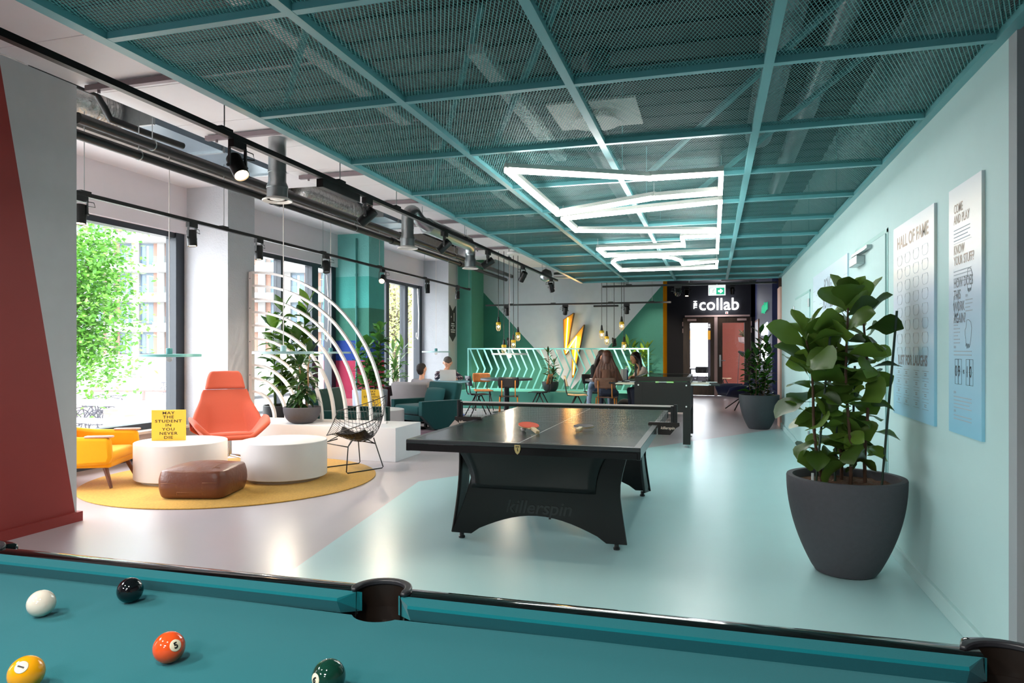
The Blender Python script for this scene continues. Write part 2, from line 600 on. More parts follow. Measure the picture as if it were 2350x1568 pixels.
# teal mesh ceiling
ZC = 2.61
gx = [-2.39, -1.527, -0.655, 0.238, 1.135]
gy = [-1.7 + i for i in range(15)] + [13.15]
ct = thing('ceiling_mesh', 'teal expanded mesh ceiling in a square steel grid', 'ceiling', (0, 0, ZC)); ct['kind'] = 'structure'
for i, x in enumerate(gx):
    wd = 0.055 if i in (0, 4) else 0.042
    MB().box(x - wd / 2, x + wd / 2, gy[0], gy[-1], 0, 0.05).build('runner_bar', m_tealm, ct)
for y in gy:
    MB().box(gx[0], gx[-1], y - 0.018, y + 0.018, 0.001, 0.051).build('cross_bar', m_tealm, ct)
def mesh_panel(w_, h_):
    mb = MB()
    p = 0.0165; sl = 2.45
    hw, hh = 0.0010, 0.0016
    for sgn in (1, -1):
        k = -int(h_ / sl / p) - 2
        while k * p < w_ + h_ / sl + p:
            x0 = k * p
            # line x = x0 + sgn*y/sl clipped to the panel
            ya, yb = 0.0, h_
            if sgn > 0:
                ya = max(ya, (0 - x0) * sl); yb = min(yb, (w_ - x0) * sl)
            else:
                ya = max(ya, (x0 - w_) * sl); yb = min(yb, x0 * sl)
            if yb - ya > 0.004:
                xa, xb = x0 + sgn * ya / sl, x0 + sgn * yb / sl
                t = 0.0016 * sgn
                vs_ = []
                for (x, y) in ((xa, ya), (xb, yb)):
                    vs_ += [(x - hw + t, y, -hh), (x + hw + t, y, -hh), (x + hw - t, y, hh), (x - hw - t, y, hh)]
                mb.add(vs_, [(0, 1, 5, 4), (1, 2, 6, 5), (2, 3, 7, 6), (3, 0, 4, 7)])
            k += 1
    return mb
protos = {}
for j in range(len(gy) - 1):
    for i in range(4):
        w_, h_ = gx[i + 1] - gx[i], gy[j + 1] - gy[j]
        key = (i, round(h_, 2))
        if key not in protos:
            o = mesh_panel(w_, h_).build('mesh_panel', m_teald, ct)
            protos[key] = o
        else:
            o = protos[key].copy(); COL.objects.link(o)
        o.location = (gx[i], gy[j], 0.03)
# suspension rods and diagonal braces over the mesh
mb = MB()
for j, y in enumerate(gy[3:-1:2]):
    for x in (gx[0], gx[2], gx[4]):
        mb.rod((x, y, 0.05), (x, y, 0.83), 0.004, 5)
for (a, b) in (((-2.3, 3.4, 0.05), (-1.0, 2.0, 0.6)), ((-1.4, 4.4, 0.05), (-0.3, 2.6, 0.6)), ((-0.5, 5.4, 0.05), (0.9, 3.4, 0.6)), ((-0.3, 6.6, 0.05), (1.0, 4.6, 0.6)), ((-2.2, 5.3, 0.05), (-1.2, 3.6, 0.6))):
    mb.bar(a, b, 0.03, 0.03)
mb.build('suspension_brace', m_tealm, ct)

# far end
mb = MB()
YF = 17.2
# white V between two green triangles, faces on the room side
pts = {'a': (-6.2, 0), 'b': (-3.38, 0.37), 'c': (-1.15, 0), 'd': (-5.85, 3.0), 'e': (-1.15, 2.93), 'f': (-6.2, 4.0), 'g': (-1.15, 4.0), 'h': (-6.2, 3.0), 'i': (-3.38, 0)}
L = {k: (x, YF, z) for k, (x, z) in pts.items()}
mb.cur = 0
mb.add([L[k] for k in 'adb'] , [(0, 1, 2)])
mb.add([L[k] for k in ('a', 'h', 'd')], [(0, 1, 2)])
mb.add([L[k] for k in ('a', 'b', 'i')], [(0, 1, 2)])
mb.add([L[k] for k in 'ecb'], [(0, 1, 2)])
mb.add([L[k] for k in 'bci'], [(0, 1, 2)])
mb.cur = 1
mb.add([L[k] for k in 'dfgeb'], [(0, 1, 2, 3, 4)])
mb.add([L[k] for k in 'hfd'], [(0, 1, 2)])
mb.cur = 2
mb.box(-1.33, -1.15, YF + 0.001, 18.7, 0, 4.0)
mb.cur = 0
mb.box(-7.0, -1.34, YF + 0.002, YF + 0.2, 0, 4.0)
struct(mb.build('wall_back', [m_green, M('cool_white_paint', '#ccd2da', 0.7, bump=0.1, bscale=80), M('orange_reveal', '#f29c0c', 1.0, spec=0.0)]), 'far wall painted white V between green triangles')
mb = MB(); mb.box(-7.0, -5.685, 16.25, 17.19, 0, 3.9)
struct(mb.build('wall_back_block', [M('sea_green_paint', '#4c9986', 0.7, var=0.05, bump=0.2, bscale=60)]), 'green wall block beside the white pillar')
mb = MB(); mb.box(-1.33, -0.85, 21.5, 21.65, 0, 4.0); mb.box(-0.855, 1.18, 21.5, 21.65, 2.3, 4.0); mb.box(1.065, 1.5, 21.5, 21.65, 0, 4.0)
mb.box(-1.45, -1.33, 18.7, 21.65, 0, 4.0)
struct(mb.build('wall_back_dark', m_nblack), 'blue black wall around the glazed double doors')
mb = MB(); mb.box(-1.4, 1.5, 13.4, 21.5, 3.3, 3.36)
struct(mb.build('ceiling_dark', m_nblack), 'dark ceiling in front of the double doors')
# room end behind the camera
mb = MB(); mb.box(-7.0, 5.0, -5.2, -5.0, 0, 4.0)
struct(mb.build('wall_front', M('slate_paint', '#6d7478', 0.7)), 'plain wall behind the pool table')
mb = MB(); mb.box(4.9, 5.0, -5.2, 3.2, 0, 4.0)
struct(mb.build('wall_right_front', m_white), 'plain side wall behind the pool table')
mb = MB(); mb.box(1.5, 5.0, 29.5, 30, 0, 4.0)
# ---------------------------------------------------------------- pool table and balls
m_felt = weave('teal_billiard_cloth', '#006870', 0.95, 900, 0.12, 0.2)
m_lacq = M('black_lacquer', '#0b0a0b', 0.08, spec=0.7, coat=0.6)
m_dkbr = M('dark_brown_plastic', '#1b120c', 0.45, var=0.3, scale=30)
m_cream = M('cream_print', '#e8dcc0', 0.3)
m_ink = M('black_ink', '#141210', 0.5)

pt = thing('pool_table', 'pool table with teal cloth and glossy black rails', 'pool table', (-0.715, 0.80, 0))
def arc(cx, cy, r, a0, a1, n=12):
    return [(cx + r * math.cos(R(a0 + (a1 - a0) * i / n)), cy + r * math.sin(R(a0 + (a1 - a0) * i / n))) for i in range(n + 1)]
# local frame: centre of the table; half length 1.21, half width 0.60
hl, hwid = 1.2, 0.605
for s in (1,):
    poly = []
    rp = 0.062
    poly += arc(hl + 0.02, hwid + 0.02, 0.075, 270, 180, 8)
    poly += arc(-0.005, hwid + 0.035, 0.064, 325, 215, 14)
    poly += arc(-hl - 0.02, hwid + 0.02, 0.075, 0, -90, 8)
    poly += arc(-hl - 0.02, -hwid - 0.02, 0.075, 90, 0, 8)
    poly += arc(-0.005, -hwid - 0.035, 0.064, 145, 35, 14)
    poly += arc(hl + 0.02, -hwid - 0.02, 0.075, 180, 90, 8)
    mb = MB(); mb.prism(poly, 0.73, 0.76)
    mb.build('cloth_bed', m_felt, pt)
def cushion(p0, p1, nrm, name='cushion'):
    """p0,p1 nose ends; nrm points away from the bed; the back edge runs on past the nose ends"""
    p0, p1, nrm = Vector(p0), Vector(p1), Vector(nrm)
    d = (p1 - p0).normalized()
    prof = [(0.018, 0.758, 0.0), (0.0, 0.790, 0.0), (0.003, 0.796, 0.0), (0.038, 0.802, 0.04), (0.042, 0.800, 0.05), (0.042, 0.758, 0.05)]
    vs_ = []
    for p, sg in ((p0, -1), (p1, 1)):
        for a, z, e in prof:
            q = p + nrm * a + d * sg * e * 0.8
            vs_.append((q.x, q.y, z))
    k = len(prof)
    mb = MB()
    mb.add(vs_, [(i, (i + 1) % k, k + (i + 1) % k, k + i) for i in range(k)] + [tuple(range(k))[::-1], tuple(range(k, 2 * k))])
    mb.build(name, m_felt, pt, smooth=True)
ny = 0.594
for sy in (1, -1):
    cushion((-hl + 0.055, sy * ny, 0), (-0.09, sy * ny, 0), (0, sy, 0))
    cushion((0.08, sy * ny, 0), (hl - 0.055, sy * ny, 0), (0, sy, 0))
for sx in (1, -1):
    cushion((sx * hl, -ny + 0.06, 0), (sx * hl, ny - 0.06, 0), (sx, 0, 0))
def rail(p0, p1, nrm):
    p0, p1, nrm = Vector(p0), Vector(p1), Vector(nrm)
    prof = [(0.038, 0.70), (0.038, 0.800), (0.044, 0.804), (0.066, 0.806), (0.085, 0.803), (0.097, 0.795), (0.103, 0.78), (0.104, 0.70)]
    vs_ = [((p + nrm * a).x, (p + nrm * a).y, z) for p in (p0, p1) for a, z in prof]
    k = len(prof)
    mb = MB()
    mb.add(vs_, [(i, (i + 1) % k, k + (i + 1) % k, k + i) for i in range(k)] + [tuple(range(k))[::-1], tuple(range(k, 2 * k))])
    mb.build('rail', m_lacq, pt, smooth=True)
for sy in (1, -1):
    rail((-hl + 0.02, sy * ny, 0), (-0.066, sy * ny, 0), (0, sy, 0))
    rail((0.056, sy * ny, 0), (hl - 0.02, sy * ny, 0), (0, sy, 0))
for sx in (1, -1):
    rail((sx * hl, -ny + 0.02, 0), (sx * hl, ny - 0.02, 0), (sx, 0, 0))
def pocket(cx, cy, r, a0, a1, zt):
    cup = MB(); n = 28
    cup.grid(lambda u, v: (cx + r * (0.98 - 0.1 * v) * math.cos(2 * PI * u), cy + r * (0.98 - 0.1 * v) * math.sin(2 * PI * u), 0.752 - 0.11 * v), n, 6, True)
    k = math.radians(a1 - a0)
    cup.grid(lambda u, v: (cx + r * math.cos(R(a0) + k * u), cy + r * math.sin(R(a0) + k * u), 0.75 + (zt - 0.752) * v), n, 2)
    cup.lathe([(r * 0.9, 0.64), (r * 0.9, 0.642)], 24, (cx, cy, 0))
    c = cup.build('pocket_cup', m_dkbr, pt, smooth=True)
    col = MB()
    pts = [(cx + (r + 0.006) * math.cos(R(a0) + k * i / 20), cy + (r + 0.006) * math.sin(R(a0) + k * i / 20), zt) for i in range(21)]
    col.tube(pts, [0.6] + [1] * 19 + [0.6], flat=(0.017, 0.012))
    col.build('pocket_collar', M('worn_black_plastic', '#2b2b2f', 0.4, var=0.3, scale=80), pt, smooth=True, bev=0.003)
pocket(-0.005, ny + 0.045, 0.056, -15, 195, 0.808)
pocket(-0.005, -ny - 0.045, 0.056, 165, 375, 0.808)
for sx, sy, a0 in ((1, 1, -62), (-1, 1, 28), (-1, -1, 118), (1, -1, 208)):
    pocket(sx * (hl + 0.02), sy * (ny + 0.02), 0.072, a0, a0 + 214, 0.808)
    c_ = MB()
    cx, cy = sx * (hl + 0.02), sy * (ny + 0.02)
    ang = math.atan2(sy, sx)
    pts = [(cx + 0.098 * math.cos(ang + R(-75 + 7.5 * i)), cy + 0.098 * math.sin(ang + R(-75 + 7.5 * i)), 0.765) for i in range(21)]
    c_.tube(pts, 1, flat=(0.042, 0.082))
    c_.build('corner_cap', m_lacq, pt, smooth=True, bev=0.012)
mb = MB(); mb.bbox(-hl - 0.1, hl + 0.1, -ny - 0.1, ny + 0.1, 0.55, 0.72, 0.02); mb.build('apron', m_lacq, pt)
for sx in (-1, 1):
    for sy in (-1, 1):
        l_ = MB(); l_.prism([(sx * 1.0 - .09, sy * .45 - .09), (sx * 1.0 + .09, sy * .45 - .09), (sx * 1.0 + .09, sy * .45 + .09), (sx * 1.0 - .09, sy * .45 + .09)], 0, 0.56)
        l_.build('leg', m_lacq, pt, bev=0.02)

def pool_ball(loc, hexc, label, num=None, nd=(0, 0, 1), roll=0.0, dark=False):
    t = thing('pool_ball', label, 'ball', loc, 0, 'balls on the pool table')
    MB().ball((0, 0, 0), 0.0286, 32, 20).build('ball_body', M('ball_' + hexc, hexc, 0.06, var=0.02, coat=0.5), t, smooth='full')
    if num:
        q = Vector(nd).normalized().to_track_quat('Z', 'Y').to_matrix().to_4x4() @ Matrix.Rotation(roll, 4, 'Z')
        d_ = MB()
        prof = [(max(1e-4, 0.02875 * math.sin(R(a))), 0.02875 * math.cos(R(a))) for a in range(0, 23, 2)]
        n_ = 24
        d_.lathe(prof, n_, mtx=q)
        o = d_.build('number_spot', m_cream, t, smooth='full')
        tx = text('number', num, 0.015, m_ink, o, ext=0.0004, bold=0.0006)
        tx.matrix_local = q @ Matrix.Translation((0, -0.0002, 0.0286))
    return t
pool_ball((-1.429, 1.206, 0.7886), '#e6dbcb', 'cream white cue ball near the far cushion')
pool_ball((-1.308, 1.329, 0.7886), '#0d0d10', 'black ball resting close to the far cushion')
cdir = lambda x, y, z: (0.961 * x - 0.2756 * -y * -1, 0, 0)
pool_ball((-0.986, 1.094, 0.7886), '#e8531f', 'orange ball showing the number 5', '5', (0.92, -0.38, 0.40), 0.15)
pool_ball((-1.146, 0.939, 0.7886), '#f0a30c', 'yellow ball showing the number 1', '1', (0.39, -0.69, 0.75), 1.2)
pool_ball((-0.635, 1.073, 0.7886), '#10382b', 'dark green ball cut by the picture edge', '6', (-0.42, -0.9, 0.12), -0.3)

# ---------------------------------------------------------------- table tennis table
m_tt = M('table_tennis_top', '#2d3233', 0.22, spec=0.6, var=0.03)
m_ttb = M('black_satin_metal', '#060706', 0.22, spec=0.35, var=0.08)
m_ttal = M('aluminium_edge', '#7c8584', 0.35, metal=0.8)
tt = thing('table_tennis_table', 'black table tennis table with curved arch base', 'table', (-1.18, 5.62, 0))
mb = MB(); mb.bbox(-0.7625, 0.7625, -1.37, 1.37, 0.735, 0.76, 0.004)
top = mb.build('tabletop', m_tt, tt)
ln = MB()
e = 0.0006
for (a, b, c_, d_) in ((-0.0016, 0.0016, -1.37, 1.37),):
    ln.box(a, b, c_, d_, 0.7602, 0.7602 + e)
ln.build('centre_line', M('white_line', '#e8e8e4', 0.5), top)
bd = MB()
for (a, b, c_, d_) in ((-0.7625, 0.7625, -1.37, -1.325), (-0.7625, 0.7625, 1.325, 1.37), (-0.7625, -0.7225, -1.325, 1.325), (0.7225, 0.7625, -1.325, 1.325)):
    bd.box(a, b, c_, d_, 0.7601, 0.7606)
bd.build('edge_band', M('dark_edge_band', '#3a4040', 0.3), top)
mb = MB()
for sx in (-1, 1):
    mb.box(sx * 0.752 - 0.012, sx * 0.752 + 0.006, -1.36, 1.36, 0.687, 0.732)
for sy in (-1, 1):
    mb.box(-0.755, 0.755, sy * 1.355 - 0.01, sy * 1.355 + 0.008, 0.687, 0.732)
    for sx in (-1, 1):
        mb.bbox(sx * 0.752 - 0.014, sx * 0.752 + 0.012, sy * 1.352 - 0.014, sy * 1.352 + 0.012, 0.685, 0.757, 0.004)
mb.build('apron', m_ttb, tt)
dr = MB(); dr.bbox(0.35, 0.745, -1.372, -1.36, 0.689, 0.728, 0.003); dr.build('drawer', m_ttb, tt)
# arches: lower bridge with an arch cut, flared upper panel, curved side limbs
def bridge(yc, s):
    P_ = []
    P_ += [(-0.62, 0.045), (-0.47, 0.045)]
    P_ += [(-0.47 + 0.96 * i / 16, 0.045 + 0.155 * math.sin(PI * (0.03 + 0.94 * i / 16))) for i in range(1, 16)]
    P_ += [(0.49, 0.045), (0.63, 0.045)]
    for i in range(1, 9):
        t_ = i / 8
        P_.append((0.63 - 0.02 * t_ - 0.05 * math.sin(PI * t_ * 0.5) + 0.11 * max(0, t_ - 0.55) ** 1.2 * 2, 0.045 + 0.635 * t_))
    for i in range(8, 0, -1):
        t_ = i / 8
        P_.append((-0.62 + 0.02 * t_ + 0.16 * math.sin(PI * t_ * 0.5), 0.045 + 0.635 * t_ * 0.99))
    b = MB(); b.prism(P_, yc - 0.012, yc + 0.012, 'y')
    return b
for s in (-1, 1):
    yc = s * 0.9 if s < 0 else 0.96
    bridge(yc, s).build('arch', m_ttb, tt, bev=0.004)
    # flared upper panel bulging outward
    u_ = MB()
    def up(u, v, yc=yc, s=s):
        wtop, wbot = 0.55, 0.44
        z = 0.375 + 0.31 * v
        hw_ = wbot + (wtop - wbot) * v ** 2.2
        return (-0.02 + (u - 0.5) * 2 * hw_, yc + s * (0.02 + 0.075 * v ** 1.6), z)
    u_.grid(up, 12, 8)
    u_.build('flare_panel', m_ttb, tt, smooth='full', sol=0.012)
    for sx in (-1, 1):
        # each limb curls inward under the top as a curved blade
        lb = MB()
        def limb(u, v, sx=sx, yc=yc, s=s):
            z = 0.045 + 0.64 * v
            x = sx * (0.62 - 0.02 * v - 0.06 * math.sin(PI * v * 0.6) + 0.02 * v)
            y = yc - s * (0.0 + (0.12 + 0.13 * v ** 2) * u)
            return (x - sx * 0.11 * u * (1 - v) * 0.4, y, z)
        lb.grid(limb, 4, 10)
        lb.build('limb', M('lit_black_metal', '#1d1614', 0.3, metal=0.3) if sx < 0 else m_ttb, tt, smooth='full', sol=0.012)  # left limb: browner copy of the black, light on it put into the colour
        ft = MB(); ft.lathe([(0.022, 0.0), (0.024, 0.012), (0.016, 0.02), (0.016, 0.045)], 16, (sx * 0.555, yc - s * 0.03, 0)); ft.build('foot', m_black, tt)
mb = MB(); mb.box(-0.35, 0.35, -0.9, 0.95, 0.45, 0.68); mb.build('beam', m_ttb, tt)
sh = MB(); sh.prism([(-0.019, 0.752), (0.019, 0.752), (0.02, 0.725), (0.012, 0.703), (0, 0.692), (-0.012, 0.703), (-0.02, 0.725)], -1.378, -1.372, 'y')
bdg = sh.build('badge', M('gold_badge', '#c9b57c', 0.35, metal=0.5), tt, loc=(0, 0, 0))
sh = MB(); sh.box(-0.012, 0.012, -1.3795, -1.378, 0.738, 0.743); sh.rod((0, -1.379, 0.727), (0.003, -1.379, 0.712), 0.0025); sh.ball((0.001, -1.379, 0.73), 0.003, 8, 6)
sh.build('badge_emblem', m_ink, bdg)
text('lettering', 'killerspin', 0.13, M('faint_black_print', '#070807', 0.15), tt, (0.02, -0.9135, 0.255), (R(90), 0, 0), 0.002, shear=0.25, bold=0.002)
text('lettering', 'REVOLUTION', 0.028, M('pale_print', '#9fa6a6', 0.5), top, (0.17, -1.30, 0.7607), (0, 0, 0), 0.0002)

nt_ = thing('table_tennis_net', 'black net with a white top tape clamped across the table', 'net', (-1.18, 5.62, 0.76))
n_ = MB()
k = int(1.76 / 0.0135)
for i in range(k + 1):
    x = -0.88 + 1.76 * i / k
    n_.box(x - 0.0007, x + 0.0007, -0.0006, 0.0006, 0.004, 0.13)
for i in range(10):
    z = 0.006 + i * 0.0135
    n_.box(-0.88, 0.88, -0.0006, 0.0006, z - 0.0006, z + 0.0006)
n_.build('mesh', m_black, nt_)
MB().bbox(-0.885, 0.885, -0.004, 0.004, 0.14, 0.154, 0.002).build('top_tape', M('white_tape', '#f0e3dc', 0.6), nt_)
MB().box(-0.88, 0.88, -0.0012, 0.0012, 0.118, 0.14).build('net_band', M('dark_net_band', '#22261f', 0.8), nt_)
for s in (-1, 1):
    p_ = MB(); p_.bbox(s * 0.9 - 0.013, s * 0.9 + 0.013, -0.012, 0.012, 0.0, 0.162, 0.004); p_.bbox(s * 0.875 - 0.012, s * 0.875 + 0.012, -0.006, 0.006, 0, 0.15, 0.003)
    p_.build('post', m_black, nt_)
    c_ = MB()
    c_.prism([(s * 0.69, 0.002), (s * 0.69, 0.014), (s * 0.7, 0.022), (s * 0.93, 0.022), (s * 0.93, -0.005), (s * 0.905, -0.02), (s * 0.86, -0.075), (s * 0.765, -0.075), (s * 0.765, 0.002)], -0.02, 0.02, 'y')
    o = c_.build('clamp', M('dark_bronze_plastic', '#241812', 0.4), nt_)
    text('lettering', 'killerspin', 0.03, M('pale_peach_print', '#f4d9c8', 0.5), o, (s * 0.84, -0.021, -0.022), (R(90), 0, 0), 0.0005, shear=0.25, bold=0.0008)

m_ply = wood('pale_ply', '#c9ab7e', '#e0c79c', 0.5)
def paddle(loc, rz, rx, label, top_hex):
    t = thing('table_tennis_bat', label, 'bat', loc, rz, 'bats on the table tennis table')
    t.rotation_euler = (rx, 0, rz)
    out = [(0.075 * math.cos(a) * 1.0, 0.16 + 0.08 * math.sin(a)) for a in [R(-60 + 300 * i / 28) for i in range(29)]]
    MB().prism(out + [(-0.03, 0.07)], 0.002, 0.008).build('blade', m_ply, t)
    f = [(x * 0.99, 0.16 + (y - 0.16) * 0.99) for x, y in out]
    MB().prism(f, 0.008, 0.0105).build('rubber', M('rubber_' + top_hex, top_hex, 0.5), t)
    MB().prism(f, -0.0005, 0.002).build('rubber', M('rubber_black', '#191716', 0.5), t)
    h_ = MB(); h_.bbox(-0.015, 0.015, -0.02, 0.085, -0.007, 0.017, 0.006)
    h_.build('handle', m_ply, t)
paddle((-1.185, 4.77, 0.7715), R(36), R(10), 'red faced bat leaning on a white ball', '#d9502f')
paddle((-0.93, 4.96, 0.7705), R(-5), R(3.5), 'dark bat lying face up beside the centre line', '#2c2422')
tag(MB().ball((-1.318, 4.905, 0.78), 0.02, 24, 14).build('table_tennis_ball', M('white_celluloid', '#f2e9e2', 0.4), None, smooth='full'), 'white table tennis ball under the red bat', 'ball')

# ---------------------------------------------------------------- plants
m_pot = M('dark_grey_stoneware', '#4a474c', 0.75, var=0.12, scale=40, bump=0.12, bscale=120)
m_potd = M('charcoal_stoneware', '#3d4145', 0.6, var=0.12, scale=30, bump=0.1, bscale=90)
m_soil = M('bark_mulch', '#5b3a24', 0.95, var=0.6, scale=60, bump=1.0, bscale=60)
m_stem = M('brown_stem', '#5a4030', 0.8, var=0.3, scale=20)
m_gstem = M('green_stem', '#4f6a38', 0.6, var=0.2)
def leafmat(name, hexc, hex2, rough=0.3):
    m = M(name, hexc, rough, spec=0.5)
    if 'leafy' in m:
        return m
    m['leafy'] = 1
    t = m.node_tree
    b = t.nodes['Principled BSDF']
    gi = t.nodes.new('ShaderNodeNewGeometry')
    cr = t.nodes.new('ShaderNodeValToRGB')
    cr.color_ramp.elements[0].color = lin(hexc)
    cr.color_ramp.elements[1].color = lin(hex2)
    t.links.new(gi.outputs['Random Per Island'], cr.inputs[0])
    t.links.new(cr.outputs[0], b.inputs['Base Color'])
    # thin leaves let some light through
    out = [n for n in t.nodes if n.type == 'OUTPUT_MATERIAL'][0]
    tl = t.nodes.new('ShaderNodeBsdfTranslucent')
    t.links.new(cr.outputs[0], tl.inputs[0])
    mx = t.nodes.new('ShaderNodeMixShader')
    mx.inputs[0].default_value = 0.22
    t.links.new(b.outputs[0], mx.inputs[1])
    t.links.new(tl.outputs[0], mx.inputs[2])
    t.links.new(mx.outputs[0], out.inputs[0])
    return m
def leaf(mb, base, az, elev, L, W, droop=0.8, roll=0.0, shape='fig', fold=0.25, wav=0.02, nt_=8, pet=0.12):
    """one leaf: spine bends down from elev; five columns give fold and wave"""
    base = Vector(base)
    d = Vector((math.cos(az), math.sin(az), 0))
    side0 = Vector((-math.sin(az), math.cos(az), 0))
    p = base.copy()
    pts = []
    steps = nt_
    ang = elev
    ph = (base.x * 91 + base.z * 57 + az * 13) % 6.28
    for i in range(steps + 1):
        t = i / steps
        pts.append((p.copy(), ang))
        ang = elev - droop * (t + 1 / steps)
        p = p + (d * math.cos(ang) + Vector((0, 0, 1)) * math.sin(ang)) * (L / steps)
    cols = (-1, -0.5, 0, 0.5, 1)
    vs_ = []
    for i, (q, a) in enumerate(pts):
        t = i / steps
        if t < pet:
            w_ = 0.02
        else:
            s = (t - pet) / (1 - pet)
            if shape == 'fig':
                w_ = (math.sin(PI * min(1, s ** 1.5 * 0.96 + 0.03)) ** 0.55) * (0.72 + 0.28 * math.sin(PI * s * 1.5 - 0.9)) if s < 1 else 0.05
            elif shape == 'lance':
                w_ = math.sin(PI * min(1, s ** 0.8 * 0.98 + 0.01)) ** 0.9
            else:
                w_ = math.sin(PI * min(1, s * 0.96 + 0.03)) ** 0.7
        nrm = (-d * math.sin(a) + Vector((0, 0, 1)) * math.cos(a))
        sd = side0 * math.cos(roll) + nrm * math.sin(roll)
        nn = nrm * math.cos(roll) - side0 * math.sin(roll)
        for c in cols:
            off = abs(c) * fold * w_ * W / 2
            wv = wav * math.sin(9 * t + ph + c) * abs(c) * (w_ > 0.1)
            vs_.append(q + sd * (c * w_ * W / 2) + nn * (off + wv))
    fs = []
    for i in range(steps):
        for j in range(4):
            fs.append((i * 5 + j, i * 5 + j + 1, (i + 1) * 5 + j + 1, (i + 1) * 5 + j))
    mb.add(vs_, fs)
def round_pot(t, mat, r_top, h, r_bot, wall=0.03, n=48, name='pot', belly=0.0):
    prof = [(r_bot * 0.9, 0.0), (r_bot, 0.006)]
    for i in range(1, 13):
        s = i / 12
        prof.append((r_bot + (r_top - r_bot) * (1 - (1 - s) ** 2.1) + belly * math.sin(PI * s), h * s))
    prof += [(r_top - wall * 0.4, h + 0.006), (r_top - wall, h - 0.004), (r_top - wall - 0.006, h - 0.09), (0.01, h - 0.09)]
    MB().lathe(prof, n).build(name, mat, t, smooth=True)
def soil(t, r, z, bumpy=0.012):
    def fn(u, v):
        a = 2 * PI * u
        rr = r * v
        return (rr * math.cos(a), rr * math.sin(a), z + bumpy * noise.noise(Vector((rr * math.cos(a) * 25, rr * math.sin(a) * 25, 1))))
    MB().grid(fn, 36, 10, True).build('soil', m_soil, t)

# big fiddle leaf fig by the mint wall
fig = thing('potted_fig', 'tall fiddle leaf fig in a big dark grey pot beside the mint wall', 'plant', (0.775, 4.66, 0))
prof = [(0.15, 0.0), (0.172, 0.008)]
for i in range(1, 15):
    s = i / 14
    prof.append((0.172 + (0.336 - 0.172) * (1 - (1 - s) ** 2.0), 0.575 * s))
prof += [(0.333, 0.583), (0.30, 0.583), (0.294, 0.575), (0.285, 0.5), (0.01, 0.5)]
MB().lathe(prof, 64).build('pot', m_pot, fig, smooth=True)
soil(fig, 0.288, 0.535)
frng = random.Random(3)
fol = MB()
stems = [((-0.13, 0.02), (-0.22, 0.02), 1.42), ((0.02, -0.02), (0.0, -0.03), 1.62), ((0.13, 0.05), (0.12, 0.05), 1.60), ((0.0, 0.12), (-0.08, 0.1), 1.3)]
for (bx, by), (tx, ty), h in stems:
    pts = []
    for i in range(9):
        t = i / 8
        pts.append((bx + (tx - bx) * t + 0.012 * math.sin(7 * t + bx * 30), by + (ty - by) * t + 0.012 * math.cos(6 * t), 0.52 + (h - 0.52) * t))
    MB().tube(pts, [0.011 - 0.005 * i / 8 for i in range(9)], 8).build('stem', m_stem, fig, smooth='full')
    nl = int((h - 0.62) / 0.029)
    az = frng.random() * 6
    for k in range(nl):
        t = (k + 0.5) / nl
        z = 0.63 + (h - 0.63) * t
        s = (z - 0.52) / (h - 0.52)
        p = (bx + (tx - bx) * s, by + (ty - by) * s, z)
        az += 2.4 + frng.uniform(-0.3, 0.3)
        a_ = az
        lim = math.cos(a_)
        L = frng.uniform(0.2, 0.285) * (0.82 + 0.3 * t)
        if lim > 0.3 and tx > -0.05:
            L *= 0.8
        el = frng.uniform(-0.25, 0.75) + 0.6 * t ** 2
        leaf(fol, p, a_, el, L, L * frng.uniform(0.64, 0.78), frng.uniform(0.3, 1.2), frng.uniform(-1.1, 1.1), 'fig', frng.uniform(0.08, 0.3), 0.008)
    for j in range(3):
        leaf(fol, (tx, ty, h), az + j * 2.1, 1.0 + 0.15 * j, 0.22, 0.13, 0.35, frng.uniform(-0.3, 0.3), 'fig', 0.3, 0.006)
fol.build('foliage', leafmat('fig_leaf', '#2b4416', '#73903a', 0.36), fig, smooth='full')
for (bx, by, tx, ty, h) in ((0.19, -0.04, 0.27, -0.05, 1.58), (-0.17, -0.02, -0.08, 0.0, 1.5), (-0.05, 0.06, -0.03, 0.06, 1.2), (0.05, 0.1, 0.07, 0.1, 1.25)):
    MB().rod((bx, by, 0.52), (tx, ty, h), 0.007, 8).build('stake', M('dark_green_cane', '#22392a', 0.5), fig)
sp = MB(); sp.rod((-0.2, -0.12, 0.54), (-0.2, -0.12, 0.61), 0.008); sp.lathe([(0.02, 0.54), (0.022, 0.55), (0.008, 0.565)], 12, (-0.2, -0.12, 0)); sp.build('water_gauge', M('clear_grey_plastic', '#c9cfcf', 0.3), fig)

